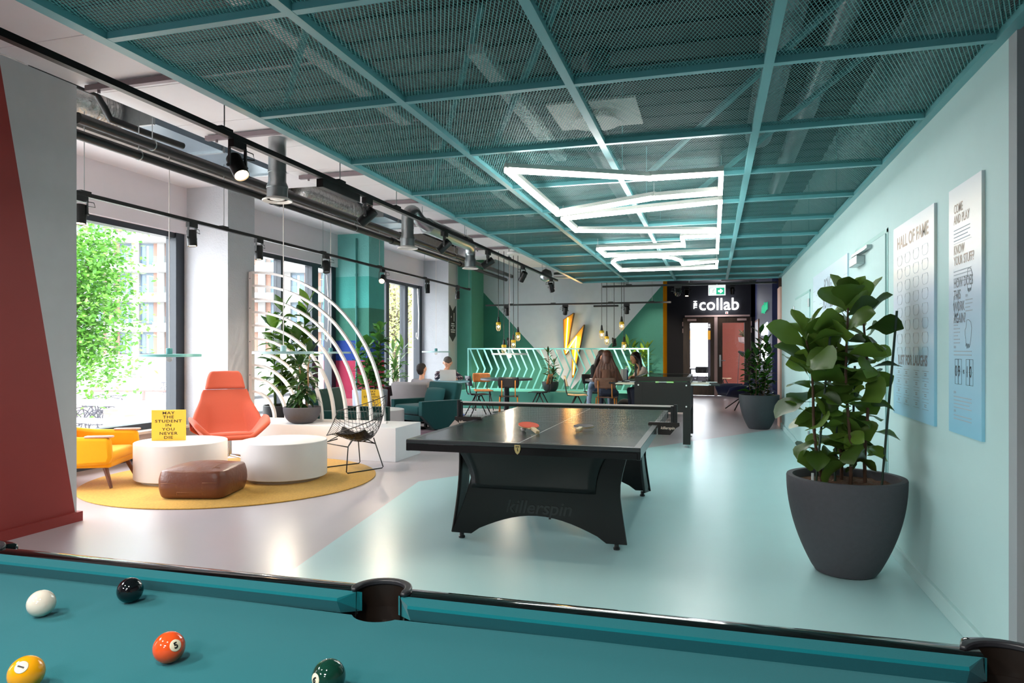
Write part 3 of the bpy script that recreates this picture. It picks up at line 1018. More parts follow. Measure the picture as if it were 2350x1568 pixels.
def bushy(name, label, loc, pot, stems, nleaf, LW, shape, mats, z0, spread, seed, droop=(0.4, 1.0), elev=(0.0, 0.8), group=None, stem_mat=None, rstem=0.008, top=3, soil_args=None, dz=0.0, taper=0.5, fold=0.2):
    t = thing(name, label, 'plant', loc, 0, group)
    pot(t)
    rr = random.Random(seed)
    fo = MB()
    for (bx, by, tx, ty, h) in stems:
        pts = [(bx + (tx - bx) * i / 6 + 0.01 * math.sin(i * 2 + bx * 40), by + (ty - by) * i / 6, z0 + (h - z0) * i / 6) for i in range(7)]
        MB().tube(pts, [rstem * (1 - 0.5 * i / 6) for i in range(7)], 6).build('stem', stem_mat or m_stem, t, smooth='full')
        az = rr.random() * 6
        for k in range(nleaf):
            s = 0.12 + 0.88 * (k + rr.random()) / nleaf
            s = max(s, dz)
            p = (bx + (tx - bx) * s, by + (ty - by) * s, z0 + (h - z0) * s)
            az += 2.4
            L = rr.uniform(*LW[0]) * (1 - taper * 0.6 * s)
            leaf(fo, p, az + rr.uniform(-.4, .4), rr.uniform(*elev) + 0.4 * s, L, L * rr.uniform(*LW[1]), rr.uniform(*droop), rr.uniform(-.5, .5), shape, fold, 0.004, 6, 0.1)
        for j in range(top):
            leaf(fo, (tx, ty, h), az + j * 2.1, 0.9 + 0.2 * j, LW[0][1] * 0.8, LW[0][1] * 0.8 * LW[1][1], 0.4, 0, shape, fold, 0.003, 6, 0.1)
    fo.build('foliage', mats, t, smooth='full')
    return t

# bushy plant in the second big pot down the aqua floor
def pot_far(t):
    round_pot(t, m_potd, 0.33, 0.58, 0.17)
    soil(t, 0.29, 0.5)
rr = random.Random(5)
st = [(0.12 * math.cos(a), 0.12 * math.sin(a), 0.16 * math.cos(a) + rr.uniform(-.04, .04), 0.18 * math.sin(a), rr.uniform(1.05, 1.35)) for a in [i * 1.05 for i in range(6)]] + [(0, 0, 0.02, 0.0, 1.62), (0.03, 0.02, 0.12, 0.03, 1.45)]
bushy('potted_shrub', 'bushy dark green plant in a charcoal pot beside the double doors', (0.76, 12.70, 0), pot_far, st, 24, ((0.17, 0.26), (0.33, 0.42)), 'lance', leafmat('glossy_leaf', '#102a10', '#3d6b25', 0.22), 0.48, 0.3, 11)

# ---------------------------------------------------------------- posters on the mint wall
def grad(name, stops):
    m = M(name, '#ffffff', 0.35, spec=0.4)
    t = m.node_tree
    b = t.nodes['Principled BSDF']
    tc = t.nodes.new('ShaderNodeTexCoord')
    sx = t.nodes.new('ShaderNodeSeparateXYZ')
    cr = t.nodes.new('ShaderNodeValToRGB')
    cr.color_ramp.elements[0].position = stops[0][0]; cr.color_ramp.elements[0].color = lin(stops[0][1])
    cr.color_ramp.elements[1].position = stops[-1][0]; cr.color_ramp.elements[1].color = lin(stops[-1][1])
    for p, h in stops[1:-1]:
        el = cr.color_ramp.elements.new(p); el.color = lin(h)
    t.links.new(tc.outputs['Generated'], sx.inputs[0])
    t.links.new(sx.outputs[2], cr.inputs[0])
    t.links.new(cr.outputs[0], b.inputs['Base Color'])
    return m
m_gr = grad('blue_to_cream_print', [(0, '#8ecbe2'), (0.35, '#b4d6e8'), (0.6, '#cfdcec'), (0.75, '#ebe7df'), (0.9, '#efe9e2'), (1, '#e2e6ea')])
m_gr2 = grad('pale_blue_print', [(0, '#b9dcec'), (1, '#cfe2ee')])
m_tan = M('tan_print', '#d2bcab', 0.6)
m_grey = M('grey_print', '#888b92', 0.6)
m_lgrey = M('light_grey_print', '#a9b4be', 0.6)
m_dk = M('charcoal_print', '#2c3036', 0.6)
WR = (R(90), 0, R(-90))
def poster(name, label, y0, y1, z0, z1, mat):
    t = thing(name, label, 'poster', (1.15, (y0 + y1) / 2, (z0 + z1) / 2))
    h_, v_ = (y1 - y0) / 2, (z1 - z0) / 2
    MB().box(-0.014, 0.0, -h_, h_, -v_, v_).build('panel', [mat], t)
    return t, h_, v_
def lines(mb, pts, w_=0.0016, closed=False):
    """thin printed line on the poster; pts are (u to the right, v up)"""
    q = [(-0.0146, -u, v) for u, v in pts]
    if closed:
        q.append(q[0])
    for a, b in zip(q[:-1], q[1:]):
        mb.tube([a, b], 1, flat=(0.0006, w_) if abs(a[1] - b[1]) > abs(a[2] - b[2]) else (w_, 0.0006))
p1, h_, v_ = poster('wall_poster', 'wide hall of fame panel fading from cream to blue behind the fig', 4.224, 5.10, 0.94, 2.135, m_gr)
text('title', 'HALL OF FAME', 0.105, m_tan, p1, (-0.0148, 0, v_ - 0.115), WR, 0.0001, bold=0.0025, font_scale=0.98)
text('title', 'JUST FOR LAUGHS', 0.082, m_grey, p1, (-0.0148, 0, -v_ + 0.345), WR, 0.0001, bold=0.003, font_scale=0.93)
sh = MB()
for r_ in range(8):
    for c_ in range(4):
        u, v = -0.275 + c_ * 0.183, v_ - 0.225 - r_ * 0.082
        a, b = 0.058, 0.03
        lines(sh, [(u - a * 0.8, v + b), (u - a, v + b * 0.3), (u - a * 0.9, v - b * 0.6), (u - a * 0.5, v - b), (u + a * 0.5, v - b), (u + a * 0.9, v - b * 0.6), (u + a, v + b * 0.3), (u + a * 0.8, v + b)], 0.0018)
        lines(sh, [(u - a * 0.55, v + b), (u + a * 0.55, v + b)], 0.0018)
sh.build('badge_grid', m_lgrey, p1)
sh = MB()
for r_ in range(4):
    for c_ in range(4):
        u, v = -0.28 + c_ * 0.18 + (0.02 if c_ > 1 else -0.02), -v_ + 0.27 - r_ * 0.058
        lines(sh, [(u - 0.06, v + 0.02), (u + 0.06, v + 0.02)], 0.0018); lines(sh, [(u - 0.06, v - 0.02), (u + 0.06, v - 0.02)], 0.0018)
        lines(sh, [(u - 0.02, v + 0.006), (u + 0.02, v + 0.006)], 0.004); lines(sh, [(u - 0.02, v - 0.004), (u + 0.02, v - 0.004)], 0.004)
sh.build('score_grid', m_grey, p1)
p2, h_, v_ = poster('wall_poster', 'narrow rules panel with 09 vs 10 score cards nearest the wall end', 3.535, 3.98, 0.945, 2.14, m_gr)
def ptxt(s, size, mat, u, v, p=p2, fs=0.74, bold=0.0005):
    o = text('title', s, size, mat, p, (-0.0148, -u, v), WR, 0.0001, align='LEFT', font_scale=fs, bold=bold, line=0.86)
    return o
ptxt('COME\nAND PLAY', 0.062, m_tan, -0.145, v_ - 0.135)
ptxt('KNOW\nYOUR STUFF?', 0.062, m_tan, -0.145, v_ - 0.335)
ptxt('HOW DOES\nTHIS\nWORK\nAGAIN?', 0.066, m_grey, -0.145, v_ - 0.555)
ptxt('0 9', 0.075, m_dk, -0.125, -v_ + 0.30, fs=0.75)
ptxt('1 0', 0.075, m_dk, 0.03, -v_ + 0.30, fs=0.75)
ptxt('VS', 0.026, m_dk, -0.016, -v_ + 0.30)
for k, (u, v) in enumerate(((0.02, 0.06), (-0.145, -0.02), (-0.145, -0.18), (-0.145, -0.40), (-0.145, -0.49))):
    ptxt('STEP %d' % (k + 1), 0.016, m_lgrey, u, v)
sh = MB()
for (u0, u1, v0, n) in ((-0.145, 0.08, v_ - 0.21, 4), (-0.145, 0.09, v_ - 0.41, 4), (0.02, 0.11, 0.04, 4), (-0.145, -0.06, -0.04, 8), (-0.145, 0.1, -0.2, 2), (-0.145, 0.1, -0.42, 4), (-0.145, 0.1, -0.51, 2)):
    for i in range(n):
        lines(sh, [(u0, v0 - i * 0.017), (u1 - 0.03 * (i % 3 == 2), v0 - i * 0.017)], 0.0045)
for v in (v_ - 0.275, v_ - 0.485):
    lines(sh, [(-0.145, v), (0.1, v)], 0.0012)
sh.build('small_print', m_lgrey, p2)
sh = MB()
for u in (-0.105, -0.058, 0.05, 0.097):
    lines(sh, [(u - 0.022, -v_ + 0.36), (u + 0.022, -v_ + 0.36), (u + 0.022, -v_ + 0.24), (u - 0.022, -v_ + 0.24)], 0.0015, True)
    lines(sh, [(u - 0.022, -v_ + 0.30), (u - 0.012, -v_ + 0.30)], 0.0015); lines(sh, [(u + 0.012, -v_ + 0.30), (u + 0.022, -v_ + 0.30)], 0.0015)
def hand(u, v, s, ang):
    P_ = [(-.3, .5), (-.1, .55), (.15, .5), (.3, .3), (.3, 0), (.25, -.35), (.18, -.5), (.12, -.35), (.06, -.55), (0, -.38), (-.06, -.58), (-.12, -.38), (-.18, -.52), (-.24, -.3), (-.36, -.1), (-.4, .1), (-.32, .2)]
    ca, sa = math.cos(ang), math.sin(ang)
    lines(sh, [(u + s * (x * ca - y * sa), v + s * (x * sa + y * ca)) for x, y in P_], 0.0018, True)
sh.build('score_cards', m_dk, p2)
for a_ in ((0.075, 0.13, 0.1, -0.1), (-0.11, 0.02, 0.1, 0.1), (0.06, -0.12, 0.12, -0.2)):
    sh = MB(); hand(*a_); sh.build('hand_drawing', M('mid_grey_ink', '#5d646c', 0.6), p2)
p3, h_, v_ = poster('wall_poster', 'large pale blue pong tournament panel between the mint doors', 6.74, 8.925, 1.05, 2.2, m_gr2)
text('title', 'PONG\nROYALE', 0.2, M('mid_grey_print', '#7f8b95', 0.6), p3, (-0.0148, 0.0, v_ - 0.27), WR, 0.0001, bold=0.004, font_scale=0.85, line=0.85)
sh = MB()
for sgn in (-1, 1):
    for k, n in enumerate((8, 4, 2)):
        for i in range(n):
            u = sgn * (1.0 - 0.25 * k); v = (v_ - 0.12) - (i + 0.5) * (2 * v_ - 0.25) / n
            lines(sh, [(u - 0.09, v), (u + 0.09, v)], 0.004)
lines(sh, [(-0.03, v_ - 0.1), (0.03, v_ - 0.1)], 0.003)
sh.build('bracket_lines', m_lgrey, p3)
# ---------------------------------------------------------------- lounge by the windows
m_rug = weave('ochre_rug_pile', '#cf9d43', 1.0, 55, 0.22, 0.8)
m_lam = M('white_laminate', '#dcd6d3', 0.35, var=0.02)
m_plat = M('white_platform_paint', '#dddbdd', 0.45, var=0.02)
def disc(name, c, r, h, mat, n=96, label='', cat='rug'):
    mb = MB(); mb.lathe([(r - 0.008, 0), (r, 0.003), (r, h - 0.003), (r - 0.006, h)], n)
    return tag(mb.build(name, mat, None, smooth=True, loc=c), label, cat)
disc('rug', (-4.8, 6.27, 0), 1.435, 0.012, m_rug, label='round ochre yellow rug under the coffee tables')
disc('rug', (-4.33, 10.0, 0), 1.38, 0.01, weave('mauve_rug_pile', '#a8708c', 1.0, 9, 0.5, 0.5), label='round mauve rug under the green armchairs')
disc('rug', (-5.62, 13.42, 0), 0.74, 0.01, weave('blue_rug_pile', '#3553a8', 1.0, 60, 0.2, 0.5), label='round blue rug under the laptop table')

def drum(loc, r, h, label):
    t = thing('coffee_table', label, 'table', loc, 0, 'white drum tables')
    MB().lathe([(r - 0.006, 0.035), (r, 0.04), (r, h - 0.006), (r - 0.004, h - 0.001), (r - 0.012, h)], 80).build('drum_body', m_lam, t, smooth=True)
    MB().lathe([(r - 0.07, 0), (r - 0.07, 0.036)], 64).build('base', M('beige_plinth', '#b7aa9c', 0.6), t, smooth=True)
    return t
drum((-5.28, 6.03, 0.0122), 0.443, 0.40, 'white drum table carrying the yellow sign beside the yellow armchair')
drum((-4.30, 6.39, 0.0122), 0.43, 0.40, 'bare white drum table between the brown pouf and the wire chair')
drum((-5.12, 10.1, 0.0102), 0.43, 0.40, 'white drum table behind the wire chair with a yellow sign')

def sign(loc, rz, label):
    t = thing('table_sign', label, 'sign', loc, rz, 'yellow table signs')
    MB().bbox(-0.165, 0.165, -0.014, 0.014, 0, 0.315, 0.002).build('sign_block', M('yellow_card', '#f1c036', 0.45, var=0.03), t)
    ink = M('dark_brown_ink', '#35200e', 0.5)
    rows = ['MAY', 'THE', 'STUDENT', 'IN', 'YOU', 'NEVER', 'DIE']
    for i, s in enumerate(rows):
        text('lettering', s, 0.041, ink, t, (0, -0.0146, 0.283 - i * 0.042), (R(90), 0, 0), 0.0004, font_scale=1.32, bold=0.0006, space=1.15)
    return t
sign((-5.41, 6.0, 0.4125), R(24), 'yellow sign on the drum table by the window, facing the room')
sign((-5.14, 9.98, 0.4105), R(14), 'yellow sign seen through the wire chair, before the leafy plant')

# brown leather pouf
pf = thing('leather_pouf', 'square brown patchwork leather pouf on the yellow rug', 'pouf', (-4.557, 5.5, 0.012), R(15))
m_lea = M('brown_leather', '#6b3a24', 0.36, var=0.28, scale=7, bump=0.25, bscale=35, spec=0.55)
def pouf_fn():
    bm = bmesh.new()
    bmesh.ops.create_cube(bm, size=1.0)
    bmesh.ops.subdivide_edges(bm, edges=bm.edges[:], cuts=11, use_grid_fill=True)
    for v in bm.verts:
        x, y, z = v.co
        k = 1 - 2 * abs(z)
        bx = 1 + 0.07 * (1 - (2 * z) ** 2) - 0.02
        pin = 0.05 * math.sin(PI * 2 * abs(z)) if False else 0
        q = 0.30 * bx
        nx, ny_ = x * 2 * q, y * 2 * q
        rr = 1 - 0.10 * (abs(x * 2) * abs(y * 2)) ** 6
        nx *= rr; ny_ *= rr
        top_ = (1 - (2 * x) ** 2) * (1 - (2 * y) ** 2)
        nz = 0.135 + z * 0.235 + (0.045 * top_ if z > 0.4 else 0) + 0.006 * noise.noise(Vector((x * 5, y * 5, z * 5)))
        if z < -0.45:
            nz = 0.0 if max(abs(x), abs(y)) < 0.47 else 0.012
        wr = 0.006 * noise.noise(Vector((x * 9, y * 9, z * 7 + 3)))
        v.co = (nx * (1 + wr), ny_ * (1 + wr), nz)
    return bm
MB().bm(pouf_fn()).build('cushion_body', m_lea, pf, smooth='full', sub=1)
m_seam = M('tan_stitching', '#8c5a3a', 0.6)
sm = MB()
def pw(p):
    x, y, z = p
    return Vector(p)
for sy in (-1, 1):
    for x in (-0.11, 0.12):
        sm.tube([(x, sy * 0.303, 0.045), (x, sy * 0.3145, 0.13), (x, sy * 0.303, 0.21)], 0.0022, 5)
    sm.tube([(-0.25, sy * 0.312, 0.15), (-0.11, sy * 0.3145, 0.15)], 0.0022, 5); sm.tube([(-0.11, sy * 0.308, 0.07), (0.12, sy * 0.308, 0.07)], 0.0022, 5); sm.tube([(0.12, sy * 0.3145, 0.155), (0.25, sy * 0.312, 0.155)], 0.0022, 5)
for sx in (-1, 1):
    for y in (-0.1, 0.11):
        sm.tube([(sx * 0.303, y, 0.045), (sx * 0.3145, y, 0.13), (sx * 0.303, y, 0.21)], 0.0022, 5)
for a in (-0.17, 0.0, 0.17):
    zt = lambda x, y: 0.2515 + 0.045 * (1 - (x / .294) ** 2) * (1 - (y / .294) ** 2)
    sm.tube([(a, -0.22 + 0.44 * i / 10, zt(a, -0.22 + 0.44 * i / 10)) for i in range(11)], 0.0025, 5)
    sm.tube([(-0.22 + 0.44 * i / 10, a, zt(-0.22 + 0.44 * i / 10, a)) for i in range(11)], 0.0025, 5)
sm.build('stitched_seams', m_seam, pf, smooth='full')

# yellow armchair, front along local +x
ya = thing('armchair', 'yellow armchair with wooden arm caps and tapered legs', 'armchair', (-6.02, 5.56, 0.02), R(24.5))
m_yel = weave('yellow_wool', '#f0a818', 0.9, 500, 0.1, 0.15)
m_wal = wood('walnut', '#5a3320', '#7c4b30', 0.4, axis=(10, 10, 1.5))
m_rosew = wood('pale_arm_wood', '#b98a74', '#d3ab98', 0.4, axis=(2, 14, 14))
mb = MB(); mb.bbox(-0.28, 0.36, -0.29, 0.29, 0.24, 0.345, 0.04, seg=4); mb.build('seat', m_yel, ya, smooth='full')
bk = MB()
def backf(u, v):
    y = (u - 0.5) * 0.66
    z = 0.22 + 0.5 * v
    x = -0.22 - 0.2 * v - 0.03 * math.sin(PI * u) + 0.06 * abs(2 * u - 1) ** 3
    return (x, y * (1 - 0.12 * v ** 3), z)
bk.grid(backf, 14, 10); bk.build('backrest', m_yel, ya, smooth='full', sol=0.13, sub=1)
for s in (-1, 1):
    ar = MB()
    prof = [(-0.40, 0.20), (0.36, 0.235), (0.385, 0.30), (0.37, 0.475), (0.33, 0.49), (-0.05, 0.50), (-0.36, 0.54), (-0.45, 0.45)]
    ar.prism(prof, s * 0.30 - (0.0 if s > 0 else 0.085), s * 0.30 + (0.085 if s > 0 else 0.0), 'y')
    ar.build('armrest', m_yel, ya, smooth=True, bev=0.03)
    ac = MB(); ac.bbox(0.14, 0.39, s * 0.342 - 0.035, s * 0.342 + 0.035, 0.488, 0.508, 0.01, seg=3); ac.build('arm_cap', m_rosew, ya, smooth=True)
    for (x, dx) in ((0.27, 0.09), (-0.3, -0.1)):
        MB().tube([(x, s * 0.25, 0.24), (x + dx, s * 0.31, 0.0)], [0.027, 0.015], 14).build('leg', m_wal, ya, smooth=True)
mb = MB(); mb.bbox(-0.38, 0.35, -0.30, 0.30, 0.19, 0.255, 0.02); mb.build('seat_frame', m_yel, ya)

# orange lounge chair, front along local +x
oc = thing('lounge_chair', 'orange high backed lounge chair with a headrest', 'chair', (-5.47, 7.02, 0.016), R(-46))
m_ora = weave('coral_orange_wool', '#b55440', 0.9, 420, 0.16, 0.2)
prof = [(0.40, 0.34), (0.25, 0.325), (0.08, 0.30), (-0.12, 0.285), (-0.24, 0.31), (-0.31, 0.41), (-0.36, 0.56), (-0.405, 0.70), (-0.435, 0.80), (-0.45, 0.845)]
def at_prof(t, prof=prof):
    f = t * (len(prof) - 1); i = min(int(f), len(prof) - 2); k = f - i
    return (prof[i][0] * (1 - k) + prof[i + 1][0] * k, prof[i][1] * (1 - k) + prof[i + 1][1] * k)
def shell(u, v):
    x, z = at_prof(v)
    c = (u - 0.5) * 2
    hw_ = 0.31 + 0.06 * math.sin(PI * min(1, v * 1.25)) - 0.11 * max(0, v - 0.55) ** 0.8
    y = c * hw_
    e = max(0.0, abs(c) - 0.66) / 0.34
    wing = (0.23 * math.sin(PI * min(1.0, 0.18 + v * 1.05)) ** 0.8) * max(0, 1 - max(0, v - 0.72) * 3.5)
    nx, nz = (0.0, 1.0) if v < 0.42 else (0.92, 0.35)
    k = e ** 1.15
    y += math.copysign(0.09 * k * (1 - v), c) if c else 0
    return (x + nx * wing * k + 0.03 * (1 - v) * k * 0, y, z + nz * wing * k * 1.15)
mb = MB(); mb.grid(shell, 22, 26); mb.build('seat_shell', m_ora, oc, smooth='full', sol=0.055, sub=1)
mb = MB()
def pad(u, v):
    c = (u - 0.5) * 2
    x = 0.37 - 0.56 * v
    return (x, c * 0.265 * (1 - 0.1 * v), 0.365 - 0.05 * math.sin(PI * 0.5 * v) + 0.018 * (1 - c * c) * math.sin(PI * (0.1 + 0.8 * v)))
mb.grid(pad, 12, 10); mb.build('seat_pad', m_ora, oc, smooth='full', sol=0.06, sub=1)
mb = MB()
def hr(u, v):
    c = (u - 0.5) * 2
    return (-0.445 - 0.055 * v + 0.03 * c * c, c * (0.235 - 0.045 * v - 0.03 * v ** 6), 0.85 + 0.222 * v)
mb.grid(hr, 12, 8); mb.build('headrest', m_ora, oc, smooth='full', sol=0.075, sub=1)
ba = MB()
ba.lathe([(0.03, 0.09), (0.028, 0.29)], 16)
m_chr = M('chrome', '#c9ced3', 0.12, metal=1.0)
ba.build('stem', m_chr, oc, smooth=True)
for k in range(4):
    a = R(45 + 90 * k)
    l_ = MB(); l_.tube([(0, 0, 0.1), (0.16 * math.cos(a), 0.16 * math.sin(a), 0.075), (0.32 * math.cos(a), 0.32 * math.sin(a), 0.015)], [0.016, 0.013, 0.01], 8); l_.lathe([(0.018, 0.0), (0.018, 0.015)], 10, (0.32 * math.cos(a), 0.32 * math.sin(a), 0)); l_.build('leg', m_chr, oc, smooth=True)

# platform and arched screen
pl = MB(); pl.bbox(-6.05, -3.66, 7.71, 8.46, 0.0, 0.41, 0.004)
tag(pl.build('platform_bench', m_plat), 'low white platform bench under the arched screen', 'bench')
ps = thing('arched_screen', 'white screen of ten nested quarter arches on the platform', 'screen', (-6.02, 8.15, 0.4105))
m_scr = M('white_screen_lacquer', '#e2dad6', 0.4)
MB().box(0, 0.05, -0.03, 0.03, 0, 1.99).build('post', m_scr, ps)
MB().box(0.05, 2.03, -0.03, 0.03, 0, 0.03).build('bottom_rail', m_scr, ps)
for i in range(10):
    r = 0.36 + i * 0.178
    n = 24
    MB().tube([(0.025 + r * math.sin(PI / 2 * k / n), 0, 0.02 + r * math.cos(PI / 2 * k / n)) for k in range(n + 1)], 1, flat=(0.05, 0.03)).build('arch', m_scr, ps, smooth=True)
for z in (0.15, 0.6, 1.05, 1.5, 1.9):
    MB().rod((0.02, -0.031, z), (0.02, -0.0335, z), 0.008, 10).build('screw_cap', M('grey_cap', '#77777a', 0.5), ps)

def bowl_pot(t, r=0.235, h=0.2, mat=None):
    prof = [(0.06, 0.0), (0.1, 0.004)]
    for i in range(1, 13):
        a = PI / 2 * i / 12
        prof.append((0.1 + (r - 0.1) * math.sin(a), 0.004 + h * (1 - math.cos(a))))
    prof += [(r - 0.006, h + 0.012), (r - 0.018, h + 0.008), (r - 0.03, h - 0.03), (0.01, h - 0.035)]
    MB().lathe(prof, 48).build('pot', mat or m_pot, t, smooth=True)
    soil(t, r - 0.028, h - 0.018, 0.008)
lf1 = leafmat('long_leaf', '#16301a', '#44682f', 0.28)
bushy('potted_dracaena', 'two stemmed plant in a grey bowl on the platform', (-5.06, 7.90, 0.4105), bowl_pot, [(-0.04, 0, -0.03, 0.0, 0.72), (0.05, 0.02, 0.09, 0.02, 0.86), (0.02, -0.02, 0.0, -0.02, 0.5)], 28, ((0.2, 0.33), (0.24, 0.31)), 'lance', lf1, 0.18, 0.3, 21, (0.8, 1.7), (-0.3, 0.6), stem_mat=M('tan_stem', '#9a7a5e', 0.8), rstem=0.016, dz=0.2)
def black_pot(t):
    round_pot(t, M('black_planter', '#232326', 0.5), 0.31, 0.55, 0.25, 0.02); soil(t, 0.285, 0.47)
rr = random.Random(8)
st = [(0.16 * math.cos(i * 0.8), 0.12 * math.sin(i * 0.8), 0.32 * math.cos(i * 0.8) + 0.1 + rr.uniform(-.1, .1), 0.16 * math.sin(i * 0.8), rr.uniform(1.3, 2.0)) for i in range(9)]
bushy('potted_palm', 'tall leafy cane plant in a black pot behind the arched screen', (-5.95, 8.86, 0), black_pot, st, 22, ((0.24, 0.40), (0.32, 0.44)), 'lance', leafmat('cane_leaf', '#244f14', '#7aa23c', 0.35), 0.47, 0.4, 31, (0.5, 1.3), (-0.1, 0.8), stem_mat=m_gstem, rstem=0.012, dz=0.3)
def grey_pot(t):
    round_pot(t, M('blue_grey_planter', '#8b94a3', 0.5), 0.3, 0.66, 0.25, 0.03); soil(t, 0.26, 0.58)
st = [(0.1 * math.cos(i * 1.25), 0.1 * math.sin(i * 1.25), 0.2 * math.cos(i * 1.25), 0.2 * math.sin(i * 1.25), rr.uniform(1.3, 1.68)) for i in range(6)]
bushy('potted_fig_tree', 'dense green fig in a pale grey pot before the banded pillar', (-5.68, 10.95, 0), grey_pot, st, 36, ((0.16, 0.25), (0.55, 0.68)), 'fig', leafmat('bright_fig_leaf', '#1c4a1c', '#5e9a40', 0.3), 0.56, 0.3, 41, (0.4, 1.1), (0.0, 0.9))
def blk_pot2(t):
    round_pot(t, M('black_planter', '#232326', 0.5), 0.22, 0.64, 0.19, 0.02); soil(t, 0.195, 0.56)
bushy('potted_palm', 'airy light green palm in a slim black pot by the window', (-6.0, 12.53, 0), blk_pot2, [(0, 0, 0.05, 0, 1.0), (0.04, 0.02, 0.2, 0, 1.35), (-0.03, 0.02, -0.05, 0.1, 1.3), (0.02, -0.04, 0.1, -0.1, 1.2)], 12, ((0.3, 0.45), (0.13, 0.18)), 'lance', leafmat('palm_leaf', '#4a8a3a', '#98c070', 0.4), 0.56, 0.3, 51, (0.7, 1.5), (0.2, 1.1), stem_mat=m_gstem, dz=0.35)

# wire chair, front along local +x
wc = thing('wire_chair', 'black wire mesh chair with a dark seat pad', 'chair', (-3.885, 7.13, 0.0125), R(-119))
m_wire = M('black_wire', '#0f0f11', 0.35)
def dia(u, v):
    """diamond shell: u across, v from front lip to top of the back, both -1..1"""
    # corner points of the diamond: front lip, two arm tips, back top
    a = (u + 1) / 2; b = (v + 1) / 2
    F, L_, Rr, B = Vector((0.36, 0, 0.40)), Vector((-0.06, 0.46, 0.62)), Vector((-0.06, -0.46, 0.62)), Vector((-0.42, 0, 0.80))
    p = F * (1 - a) * (1 - b) + L_ * a * (1 - b) + Rr * (1 - a) * b + B * a * b
    bow = 1 - (2 * a - 1) ** 2, 1 - (2 * b - 1) ** 2
    k = bow[0] * bow[1]
    p = p + Vector((-0.12, 0, -0.30)) * k
    # lip edges rounded outward
    e = (1 - bow[0]) * bow[1] + (1 - bow[1]) * bow[0]
    p.z -= 0.03 * (bow[0] + bow[1] - 2 * k) * 0.6
    return p
wm = MB(); N_ = 16
for i in range(N_ + 1):
    s = -1 + 2 * i / N_
    rad = 0.0052 if i in (0, N_) else 0.0024
    wm.tube([dia(s, -1 + 2 * j / 20) for j in range(21)], rad, 5)
    wm.tube([dia(-1 + 2 * j / 20, s) for j in range(21)], rad, 5)
wm.build('wire_shell', m_wire, wc, smooth='full')
spad = MB()
def padf(u, v):
    a, b = (u - 0.5) * 1.3, (v - 0.5) * 1.3
    p = dia(a * 0.8 - 0.28, b * 0.8 - 0.28)
    return (p.x, p.y, p.z + 0.022)
spad.grid(padf, 10, 10); spad.build('seat_pad', M('black_leather', '#191516', 0.4, var=0.2), wc, smooth='full', sol=0.025, sub=1)
for s in (-1, 1):
    l_ = MB()
    l_.tube([(0.14, s * 0.14, 0.33), (0.24, s * 0.24, 0.29), (0.27, s * 0.255, 0.02), (0.255, s * 0.255, 0.006), (-0.2, s * 0.235, 0.006), (-0.215, s * 0.235, 0.02), (-0.15, s * 0.17, 0.30), (-0.16, s * 0.13, 0.34)], 0.0065, 8)
    l_.build('leg', m_wire, wc, smooth='full')
l_ = MB(); l_.rod((0.243, -0.243, 0.285), (0.243, 0.243, 0.285), 0.006); l_.rod((-0.155, -0.175, 0.28), (-0.155, 0.175, 0.28), 0.006)
l_.tube([(0.243, -0.24, 0.285), (0.05, -0.12, 0.40), (-0.15, -0.17, 0.28)], 0.006, 6); l_.tube([(0.243, 0.24, 0.285), (0.05, 0.12, 0.40), (-0.15, 0.17, 0.28)], 0.006, 6)
l_.build('stretcher', m_wire, wc, smooth='full')

# green armchairs, front along local +x
m_gw = weave('dark_green_wool', '#1a4a4a', 0.95, 350, 0.25, 0.25)
m_gwd = weave('deep_green_wool', '#143a35', 0.95, 350, 0.25, 0.25)
def club_chair(loc, rz, label, mats, group, pillow=True, hgt=0.78, low=0.0):
    t = thing('armchair', label, 'armchair', loc, rz, group)
    for s in (-1, 1):
        a = MB()
        a.prism([(0.40, 0.50), (0.40, 0.27), (0.14, 0.03), (-0.12, 0.03), (-0.40, 0.27), (-0.43, 0.50)], s * 0.40 - 0.05, s * 0.40 + 0.05, 'y')
        a.build('side_panel', mats, t, bev=0.012)
    MB().bbox(-0.26, 0.40, -0.345, 0.345, 0.27 - low, 0.42 - low, 0.035, seg=3).build('seat', mats, t, smooth=True)
    MB().bbox(-0.3, 0.37, -0.345, 0.345, 0.17 - low, 0.26 - low, 0.015).build('seat_base', mats, t)
    b = MB(); b.bbox(-0.07, 0.07, -0.395, 0.395, -0.05, hgt - 0.27, 0.03, Matrix.Translation((-0.31, 0, 0.28)) @ Matrix.Rotation(R(-14), 4, 'Y'), 3)
    b.build('backrest', mats, t, smooth=True)
    if pillow:
        q = MB()
        def pf_(u, v):
            c, d_ = (u - .5) * 2, (v - .5) * 2
            return (0.0, c * 0.27 * (1 - 0.06 * d_ * d_), d_ * 0.15 * (1 - 0.1 * c * c))
        for sg in (-1, 1):
            q.grid(lambda u, v, sg=sg: (sg * 0.06 * ((1 - ((u - .5) * 2) ** 2) * (1 - ((v - .5) * 2) ** 2)) ** 0.5,) + pf_(u, v)[1:], 14, 10)
        q.build('back_cushion', mats, t, smooth='full', loc=(-0.185, 0, 0.55), rot=(0, R(-16), 0))
    for sx in (0.03,):
        f = MB(); f.bbox(-0.3, 0.3, -0.03, 0.03, 0.0, 0.03, 0.006, Matrix.Translation((0, 0.0, 0))); f.bbox(-0.03, 0.03, -0.3, 0.3, 0, 0.03, 0.006); f.lathe([(0.03, 0.02), (0.03, 0.18)], 12)
        f.build('swivel_base', m_black, t)
    return t
club_chair((-4.68, 11.03, 0.0102), R(-121), 'dark green armchair with a cushion beside the table tennis table', m_gw, 'green armchairs')
club_chair((-4.96, 9.02, 0.0102), R(4), 'dark green armchair half hidden behind the arched screen', m_gwd, 'green armchairs', False)
